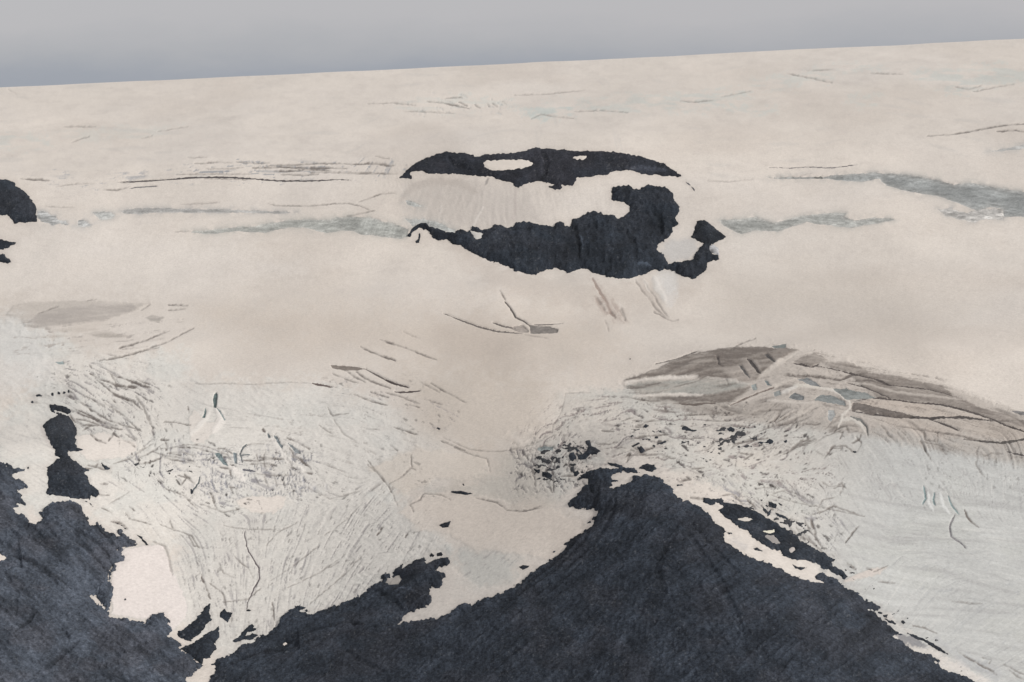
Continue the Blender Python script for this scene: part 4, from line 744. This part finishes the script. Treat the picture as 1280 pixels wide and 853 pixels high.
rock(sdpoly(np.concatenate([wa, wb, wc]), 12, .9, 1.0), 'rock_wall', 'broad black cliff of the nunatak curling up into a hook on its right', 'rock wall', None, 3.0, 9, 4.5, (hC,), cs=.8, tint=(.86, .88, .9), gullies=(((*n2, '160 580 165 610 170 640'), 2.2, 2.6), ((*n2, '190 560 200 590 195 630'), 4, 1.5), ((*n2, '480 740 520 735 560 742'), 2.5, 2.6), ((*n2, '560 330 620 350 680 370'), 6, 1.35), ((*n2, '250 480 320 560 330 680'), 12, 1.3), ((*n2, '110 470 140 560 150 700'), 5, .6), ((*n1, '620 560 640 640 700 700'), 9, 1.25), ((*n2, '420 560 460 640 470 740'), 7, .7), ((*n2, '560 420 600 480 620 560'), 8, .75), ((*n1, '860 540 880 620 870 700'), 8, 1.3)))
snowpatch(*hC, 'small grey snow notch in the upper left lip of the black cliff', (.60, .58, .55))
rock(sdpoly(P(*n1, '195 545 205 548 202 580 200 602 180 602 175 592 192 580'), 8, .4, .4), 'rock_outcrop', 'thin dark rib in the ice lump at the left tip of the cliff', 'rock outcrop', OC, .8, 3, .6)
rock(sdpoly(P(*n2, '778 570 795 550 795 515 815 480 855 475 895 495 930 530 950 550 980 568 945 585 910 600 880 612 850 600 820 590'), 10, .7, .9), 'rock_outcrop', 'dark rounded crag standing just right of the nunatak cliff', 'rock outcrop', OC, 2.2, 6, 2.5, tint=(1.1, 1.05, 1))
trs = sdpoly(P(*n2, '850 612 905 612 935 630 940 668 905 662 880 642 872 628'), 8, .8, .8)
surf_patch(trs, 'serac', 'grey ice block wedged between the rounded crag and the cliff', 'serac', None, (.40, .40, .41), .8, M_CREV, .5, 1.2)
rock(sdpoly(P(*n2, '752 262 772 268 800 300 798 312 785 295 770 278'), 8, .4, .5), 'rock_outcrop', 'tiny dark sliver of rock in the snow off the right end of the rock cap', 'rock outcrop', OC, .6, 2, .5, tint=(3, 2.8, 2.6))
# -- left edge
rock(sdpoly(P(*L4, '-900 150 -300 170 0 186 60 188 90 200 105 215 100 232 150 255 200 300 230 345 245 385 240 420 255 470 180 472 115 470 98 480 80 450 45 420 0 420 -300 430 -900 420'), 12, .7, .9), 'rock_outcrop', 'domed black rock at the left edge, largest of the three there', 'rock outcrop', OC, 3.0, 9, 3.0)
rock(sdpoly(P(*L4, '-400 575 0 580 60 595 112 605 70 630 20 650 0 652 -400 660'), 10, .7, .9), 'rock_outcrop', 'pointed black rock at the left edge under the domed one', 'rock outcrop', OC, 1.5, 6, 1.6)
rock(sdpoly(P(*L4, '-400 678 0 683 30 685 50 710 75 730 60 742 0 740 -400 745'), 10, .7, .9), 'rock_outcrop', 'lowest black rock at the left edge with a pale ice rim', 'rock outcrop', OC, 1.5, 6, 1.6)
# -- pillars above the left mountain
rock(sdpoly(P(*D5, '120 410 150 405 210 415 250 430 262 455 240 475 200 455 150 445 165 460 215 470 245 490 265 510 280 545 300 560 300 610 285 625 300 640 290 670 300 695 335 710 280 718 245 715 235 735 265 770 280 800 180 800 180 765 150 730 150 700 130 670 105 620 80 570 75 545 95 520 125 500 160 485 185 475 130 455 120 430'), 10, .6, .9), 'rock_outcrop', 'upright black rock pillar with a hooked top, upper of the two on the left', 'rock outcrop', OC, 2.0, 7, 3.0, flow=75, cs=.7)
rock(sdpoly(P(*D4, '380 20 350 55 310 75 318 130 320 190 310 235 285 250 330 262 400 268 460 280 520 285 580 290 600 298 610 270 640 285 650 260 660 235 625 210 600 190 590 145 555 115 590 100 550 75 510 45 480 30 465 5 420 0'), 10, .7, 1.0), 'rock_outcrop', 'squat black rock block, lower of the two above the left mountain', 'rock outcrop', OC, 2.5, 8, 3.5, flow=50, cs=.8)
# -- left mountain
lm = np.concatenate([P(*D4, '-2600 -100 -600 -20 0 32 60 65 110 85 168 90 150 103 110 115 78 125 100 150 150 170 185 205 140 225 115 240 150 255 140 280 170 325 120 320 125 345 82 352 100 375 160 405 200 445 240 452 270 435 275 400 265 378 320 340 345 318 400 305 460 305 510 315 540 345 565 390 590 430 600 460 635 460 645 445 680 480 730 515 770 525 785 545 800 540 785 515 795 485 830 530 880 560 922 590 880 605 820 610 820 632 790 630 828 670 825 705 770 720 770 740 765 770 715 785 725 853'),
    P(*C1, '410 430 395 465 400 490 415 515 405 545 400 590 385 588 370 565 345 535 330 540 350 565 385 590 400 620'),
    P(*H3, '60 450 120 465 150 415 200 395 240 400 265 435 285 450 270 470 290 510 290 530 270 545 330 580 350 610 335 630 380 660 430 680 450 720 500 740 470 765 430 800 390 820 388 853 360 1500 -3700 3000')])
rock(sdpoly(lm, 12, 1.4, 1.6), 'mountain', h=9, Lp=45, relief=6.5, kind='structure', hole=((D4, '-120 610 0 652 55 682 0 705 -120 730'),), flow=38, band=.35, gullies=(
    ((*D4, '90 680 150 710 220 750 300 800 400 870 480 930'), 4, .5), ((*D4, '440 490 520 540 600 580 680 640 740 700'), 4, .55), ((*D4, '500 600 560 640'), 3, .55), ((*D4, '630 470 700 560 760 610 800 640'), 4, .6),
    ((*C1, '100 580 130 620 110 660 60 700'), 6, .65), ((*C1, '290 735 240 770 170 840'), 7, .6), ((*C1, '60 410 110 440 180 490 230 540'), 3, .6), ((*C1, '20 480 70 560 60 640'), 5, .75), ((*C1, '200 640 240 690 250 730'), 4, .7), ((*C1, '270 320 330 400 380 450'), 4, .65),
    ((*C1, '60 300 140 380 230 480'), 8, 1.18), ((*C1, '250 520 330 640 420 700 520 760'), 12, 1.15), ((*C1, '0 600 80 720 140 800'), 8, 1.12), ((*C1, '640 690 700 760 740 800'), 4, .6)), tint=(2.5, 2.4, 2.35))
snowpatch(D4, '-120 610 0 652 55 682 0 705 -120 730', 'small triangular snow patch at the left edge on the dark mountainside')
# -- fins in the valley foot
rock(sdpoly(P(*H3, '320 530 340 510 370 500 400 475 450 440 480 400 520 350 545 325 555 330 545 370 550 420 560 435 535 460 500 510 450 555 420 580 380 570 340 550'), 9, .6, .9), 'rock_outcrop', 'dark leaf-shaped rock fin, left of the two at the foot of the ice tongue', 'rock outcrop', OC, 2.0, 8, 3, flow=-45, cs=.7)
rock(sdpoly(P(*H3, '340 625 400 610 440 590 500 540 560 510 605 480 610 540 580 600 590 635 555 665 550 690 510 700 500 730 480 730 440 700 385 655'), 9, .6, .9), 'rock_outcrop', 'dark triangular rock fin, lower right of the two at the foot of the ice tongue', 'rock outcrop', OC, 2.0, 8, 3, flow=-45, cs=.7)
rock(sdpoly(P(*H3, '610 400 630 372 645 368 660 385 695 395 680 430 665 462 640 440 615 425'), 9, .5, .8), 'rock_outcrop', 'little dark heart-shaped rock right of the leaf-shaped fin', 'rock outcrop', OC, 1.2, 4, 1.6)
rock(sdpoly(P(*H3, '690 580 740 545 790 490 830 458 850 480 830 495 870 490 845 510 800 520 780 545 850 525 860 540 820 570 760 575 710 590'), 9, .6, .9), 'rock_outcrop', 'narrow dark rock spur slanting above the valley mouth', 'rock outcrop', OC, 1.2, 5, 1.6)
rock(sdpoly(P(*H3, '780 372 800 366 825 374 810 382 790 380'), 8, .3, .4), 'rock_outcrop', 'small dark stone mass at the lower end of the melt channel', 'rock outcrop', OC, .8, 2, .8)
# -- the pyramid ridge
cm = np.concatenate([P(*H3, '300 2600 500 1500 545 830 580 780 585 745 560 735 600 700 650 685 700 655 740 620 800 590 830 590 850 570 900 540 940 530 975 490 1010 460 1020 420 1060 380 1120 350 1165 325 1150 345 1185 355 1150 380 1215 375 1180 405 1230 400 1280 380'),
    P(*C2, '720 545 760 520 800 490'),
    P(*D6, '70 378 75 340 110 330 125 350 150 300 185 285 180 305 200 290 245 262 300 245 310 270 350 262 400 238 430 245 435 275 420 290 375 300 360 315 400 325 418 350 400 370 385 410 340 400 325 430 345 485 300 510 250 530 215 535 180 570 163 598 200 590 260 580 330 568 370 570 420 545 465 525 480 495 520 492 550 500 600 470 660 455 720 430 780 400 830 360 880 320 920 290 970 260 1020 230 1060 190 1085 160 1040 185 990 218 1100 140 1160 100 1205 65 1200 50 1140 80 1180 50 1225 15'),
    P(*E5, '570 600 555 575 500 570 440 565 370 548 375 525 420 490 460 440 500 400 500 375 445 365 470 330 510 310 560 300 640 298 700 298 735 285 790 290 850 325 800 330 740 322 690 330 655 352 665 380 720 375 700 385 665 390 668 410 650 430 690 428 740 405 805 385 800 350 850 348 890 337 940 345 980 360 1020 400 1070 430 1085 465 1120 500 1150 518 1155 503 1180 515 1230 545'),
    P(*H1, '200 190 240 230 265 260 290 290 320 310 400 365 350 350 340 360 350 400 375 430 440 470 500 505 560 530 640 555 720 590 800 630 860 660 940 680 1000 695 1030 690 960 660 955 635 1000 625 1050 640 1100 665 1130 690 1180 730'),
    P(*H2, '70 200 130 240 200 290 260 320 320 350 310 375 240 370 290 395 330 430 380 480 450 520 480 535 400 540 440 570 500 610 560 650 640 670 740 715 690 720 740 765 800 785 860 810 950 853 1500 1100 3600 2600')])
def coneflow(px, py):
    return np.where(px < 800, 180 - 38, 36) + np.clip((px - 800) * .04, -8, 8)
rock(sdpoly(cm, 12, 1.1, 1.4), 'mountain', h=10, Lp=60, relief=5.0, kind='structure', flow=142, band=.12, gullies=(
    ((740, 600, 1, '10 5 5 30 -10 60 -35 95 -80 135'), 7, .62), ((750, 640, 1, '0 0 -20 40 -60 80 -120 120'), 5, .72), ((*C4, '300 240 280 320 220 400 140 470'), 6, .78), ((*C4, '480 400 440 500 470 580'), 9, .75), ((*C4, '560 330 640 420 720 500'), 5, .8),
    ((*C4, '420 560 360 660 300 800'), 10, 1.25), ((*C4, '640 560 700 640 760 760'), 12, 1.15), ((*C4, '150 560 100 640 20 720'), 12, 1.2), ((*C5, '200 330 300 420 420 540 560 640'), 3, 1.22), ((*C5, '60 330 180 520 260 700'), 10, .82),
    ((*C2, '520 700 600 665 700 650 760 655'), 4, .62), ((*C2, '260 800 360 760 480 740'), 5, .65), ((*C2, '700 760 760 800 844 840'), 6, .8), ((*C3, '120 590 160 597 200 605'), 1.5, 2.2), ((*C3, '30 600 100 640 150 680'), 6, .8), ((*E5, '560 330 600 380 590 440'), 4, 1.6), ((*E5, '520 420 545 500'), 6, .6), ((*E5, '690 470 640 560 600 640'), 5, .75)), tint=(1.28, 1.28, 1.30),
     hole=((D6, '95 375 105 355 165 345 180 360 160 385 120 392'), (H3, '1025 608 1050 590 1065 595 1045 612')))
snowpatch(D6, '95 375 105 355 165 345 180 360 160 385 120 392', 'mottled snow patch in the notch on the left shoulder of the pyramid', (.42, .39, .36), .2, 1.2)
snowpatch(H3, '1025 608 1050 590 1065 595 1045 612', 'tiny lone snow fleck on the dark slope beside the valley mouth')
# -- rocks around the pyramid
fl = (H1, '430 262 520 250 540 268 500 278'); f2 = (H1, '610 345 680 332 705 348 650 360'); f3 = (H1, '615 370 680 365 720 420 690 428 650 402'); f4 = (H1, '778 462 805 452 822 468 795 482')
rock(sdpoly(P(*H1, '205 150 215 115 260 125 330 125 355 150 420 160 500 180 530 200 570 210 620 245 660 260 720 310 800 360 880 420 950 460 1020 495 1085 540 1060 550 1080 580 1130 600 1180 650 1150 660 1090 630 1040 600 990 585 985 560 900 545 800 530 730 495 720 470 660 460 600 430 540 385 500 340 440 310 400 275 340 240 305 205 320 185 350 175 300 155 250 168'), 10, .8, 1.1), 'rock_outcrop', 'long dark rock flank parallel to the right side of the pyramid', 'rock outcrop', OC, 2.0, 8, 3.2, (fl, f2, f3, f4), flow=38, cs=.7)
for q, lb, c in ((fl, 'upper snow fleck on the long dark flank', (.62, .58, .53)), (f2, 'bright snow fleck in the middle of the long dark flank', (.72, .69, .58)), (f3, 'grey dirty snow streak just below the bright fleck on the flank', (.32, .30, .29)), (f4, 'lowest round snow fleck on the long dark flank', (.50, .46, .44))):
    snowpatch(*q, lb, c, .2, .8)
for sy, tx_, lb in (
    (H1, '600 178 628 195 640 215 662 196 655 235 640 250 628 220 605 200', 'forked dark rock above the middle of the long dark flank'),
    (H1, '640 142 670 150 700 165 692 195 665 185 645 165', 'dark rock knob above the forked one by the long flank'),
    (H1, '700 145 722 158 738 170 720 172', 'small dark rock right of the knob by the long flank'),
    (H1, '675 208 720 230 760 245 800 275 775 270 740 255 705 240', 'thin dark rock rib above the right side of the long flank'),
    (H1, '540 455 570 455 622 485 585 480 555 470', 'small dark sliver in the snow gully of the pyramid'),
    (H1, '30 34 60 28 82 34 60 42 35 42', 'flat dark sliver in the snow just right of the summit'),
    (H1, '805 565 840 580 900 585 860 600 820 590', 'small dark rocks at the lower end of the snow gully'),
    (H2, '300 380 340 392 330 402 305 396', 'first small boulder heap along the lower right flank'),
    (H2, '340 405 372 402 368 420 345 418', 'second small boulder heap along the lower right flank'),
    (H2, '350 430 390 440 432 460 425 472 380 455', 'long boulder heap along the lower right flank'),
    (H2, '455 450 480 442 495 456 475 468', 'round dark boulder heap at the ice edge of the lower right flank'),
    (H2, '480 520 540 535 600 555 680 600 760 650 810 680 770 672 700 635 620 590 550 560', 'thin dark moraine ridge along the ice of the lower right flank'),
    (H2, '0 30 20 34 12 52 -10 50', 'small dark rock at the lower tip of the long flank'),
    (E5, '850 295 875 268 905 262 950 275 965 302 935 322 895 315', 'oval black rock standing free just above the summit'),
    (E5, '475 110 522 108 530 140 560 160 592 180 565 205 525 205 490 238 440 240 435 205 470 200 500 175 505 150', 'ragged black rock cluster left above the summit, its biggest piece'),
    (E5, '375 215 390 190 415 192 428 228 405 245 385 235', 'small black rock left of the ragged cluster'),
    (E5, '415 160 445 170 455 182 435 185', 'tiny black rock on top left of the ragged cluster'),
    (E5, '200 322 240 318 270 340 262 362 225 360 202 345', 'squarish black rock far left of the summit'),
    (E5, '145 300 185 310 180 330 160 325', 'small black rock left of the squarish one'),
    (E5, '410 320 440 310 450 330 430 355 412 345', 'small black rock against the left shoulder of the pyramid'),
    (E5, '630 255 680 262 730 275 750 292 700 290 650 275', 'thin black rock ridge on the snow above the left shoulder'),
    (C3, '330 182 350 177 395 181 428 190 400 195 355 190', 'flat black rock strip in the snow basin'),
    (C3, '382 150 392 145 398 155 388 158', 'tiny black rock above the flat strip in the snow basin'),
    (C3, '288 320 305 314 320 308 338 303 330 318 332 328 305 332', 'small black winged rock left in the snow basin'),
    (C3, '616 488 635 480 665 482 655 494 635 499', 'lone black oval rock on the snow near the pyramid foot'),
    (C3, '250 440 262 433 278 437 270 448 255 450', 'left of two black stones at the top of the dark spur'),
    (C3, '282 433 298 427 310 436 302 446 285 444', 'right of two black stones at the top of the dark spur'),
    (B3, '222 702 232 697 244 704 236 710', 'tiny black rock alone on the smooth mid glacier snow'),
    (D4, '665 45 680 42 705 72 738 80 730 92 700 90 685 72', 'black stone heap right of the squat block'),
    (D4, '180 75 192 76 190 86 182 85', 'tiny black stone in the snow left of the squat block'),
    (D4, '95 250 120 258 150 255 152 270 130 275 105 268', 'small black rock off the left mountain in the snow'),
    (D4, '560 300 590 302 610 325 635 352 620 345 590 315', 'thin dark rib in the snow below the squat block'),
    (D4, '820 375 840 395 862 420 848 412 828 392', 'thin dark rib on the ice right of the left mountain, upper'),
    (D4, '760 445 810 455 850 490 860 500 835 488 800 462', 'thin dark rib on the ice beside the mountain spur, middle'),
    (D4, '905 525 935 535 975 575 995 600 975 598 945 560', 'thin dark rib on the ice beside the mountain spur, lowest'),
    (D4, '1268 220 1290 225 1285 255 1270 250', 'black stone on the cracked ice of the left tongue'),
    (D5, '125 320 145 330 142 350 128 345', 'first black stone above the hooked pillar'),
    (D5, '170 315 190 322 185 340 170 335', 'second black stone above the hooked pillar'),
    (D5, '212 310 230 322 222 338 210 332', 'third black stone above the hooked pillar'),
    (D5, '238 300 252 305 248 328 236 322', 'fourth black stone above the hooked pillar'),
    (D5, '22 342 45 335 70 345 62 354 45 350 30 356', 'dark stone streak left above the hooked pillar'),
    (D5, '0 380 10 385 4 395 -8 390', 'small black stone far left above the hooked pillar'),
    (D5, '450 790 470 795 500 820 525 830 500 838 475 822', 'black stone heap on the snow terrace right of the squat block'),
    (F6, '88 750 115 740 140 760 128 775 100 770', 'black rock in the broken ice up and left of the summit oval'),
    (F6, '40 735 85 715 105 720 70 740', 'dark rock sliver left of the one in the broken ice'),
    (F6, '380 600 410 600 440 620 490 628 470 640 420 630 385 625', 'dark rock string in the middle of the broken ice'),
    (F6, '688 618 712 612 738 625 728 645 700 640', 'black rock right in the middle of the broken ice'),
    (F6, '770 635 800 638 798 652 772 648', 'tiny dark rock right of the middle one in the broken ice'),
    (F6, '128 598 145 585 165 602 150 615 130 612', 'dark rock at the upper left of the broken ice'),
    (F6, '220 712 255 700 298 698 280 715 240 725', 'dark rock strip left in the broken ice'),
    (F6, '890 716 940 705 970 685 1000 700 990 716 940 720', 'dark arrow-like rock at the right of the broken ice'),
    (F6, '1062 700 1080 690 1092 700 1085 716 1065 716', 'black pebble-like rock farthest right in the broken ice'),
    (F6, '600 622 625 625 640 635 615 638', 'small dark rock left of the middle one in the broken ice'),
    (F6, '200 675 225 670 230 685 210 688', 'small dark rock above the strip in the broken ice'),
    (F7, '570 770 590 768 592 782 575 782', 'small black stone below the hooked crevasse'),
    (C1, '452 550 460 548 461 556 453 557', 'tiny black stone on the smooth snow apron left'),
    (D6, '625 232 632 230 634 238 627 239', 'tiny black stone in the middle of the lower tongue'),
    (F6, '34 152 44 151 46 160 37 162', 'tiny black stone on the clean snow above the brown bulge'),
):
    rock(sdpoly(P(*sy, tx_), 8, .5, .6), 'rock_outcrop', lb, 'rock outcrop', OC, 1.2, 4, 1.4, cs=.8)

# ---- uncountable small debris melting out of the ice
def debris(pts, thr, seed, label, sx_=6., sy_=3., feather=14):
    s, m_ = area(P(*I, pts), feather, 8, 4)
    px, py = PX[s], PY[s]
    n_ = fbm(px / sx_, py / sy_, seed, 3, .6) + .12 * (fbm(px / 26, py / 18, seed + 3, 3) - .5) * 4
    sd = (n_ * m_ - thr) * 14
    sd = np.clip(sd, -4, 4).astype(np.float32)
    off = np.where(sd > 0, sd * .5, sd * .8) * MPP[s]
    cc = ROCKC * (.9 + .5 * N2[s])[..., None] + np.array((.03, .025, .02), np.float32)
    o = grid_obj('rock_debris', s, ZG[s] + off, face_any(sd > 0), cc, M_ROCK)
    if o: tag(o, label, 'rock debris', None, 'stuff')
debris('660 560 700 545 745 545 750 590 720 610 690 610 665 600', .63, 201, 'scattered dark stones in the ice left of the pyramid summit')
debris('770 530 860 520 960 525 1000 560 900 580 820 580 770 565', .68, 203, 'scattered dark stones in the broken ice behind the summit', 7, 3)
debris('150 575 200 560 260 580 240 610 180 605', .72, 205, 'fine dark stones on the ice above the snow oval')
debris('1030 700 1070 705 1100 740 1180 800 1230 850 1200 850 1130 790 1080 745', .66, 207, 'fine dark stones along the ice edge of the right flank', 6, 3)
debris('880 620 960 620 1010 650 1050 700 1000 690 930 650', .68, 209, 'fine dark stones on the ice above the long flank', 6, 4)
debris('195 755 240 790 250 835 220 830 200 800', .75, 211, 'stones at the valley mouth')

# ------------------------------------------------------------------ the glacier itself
keep = ~face_all(REMOVE)
full = (slice(0, NR), slice(0, nx))
tag(grid_obj('glacier', full, ZG, keep, COL, M_ICE, smooth=False), kind='structure')
# ground below and all round, out to the horizon
gx = np.concatenate([-np.geomspace(300, 160000, 28)[::-1], [0], np.geomspace(300, 160000, 28)])
GX, GY = np.meshgrid(gx, gx)
gz = CAMZ - 1420 - 30 * fbm(GX / 3000, GY / 3000, 300, 3) - np.where(GY > 1500, 300, 0) - np.clip((GY - 5000) * .02, 0, 1500)
n_ = len(gx); r, c = np.meshgrid(np.arange(n_ - 1), np.arange(n_ - 1), indexing='ij'); r = r.ravel(); c = c.ravel()
q = np.stack([r * n_ + c, r * n_ + c + 1, (r + 1) * n_ + c + 1, (r + 1) * n_ + c], 1)
gcol = np.tile(np.array((.06, .062, .066), np.float32), (n_ * n_, 1))
tag(link('ground', np.stack([GX.ravel(), GY.ravel(), gz.ravel()], 1), q, gcol, M_ROCK), kind='structure')
tris = sum(len(o.data.polygons) * 2 for o in C.objects if o.type == 'MESH')
print('objects', len(C.objects), 'triangles', tris, 'grid', PX.shape)
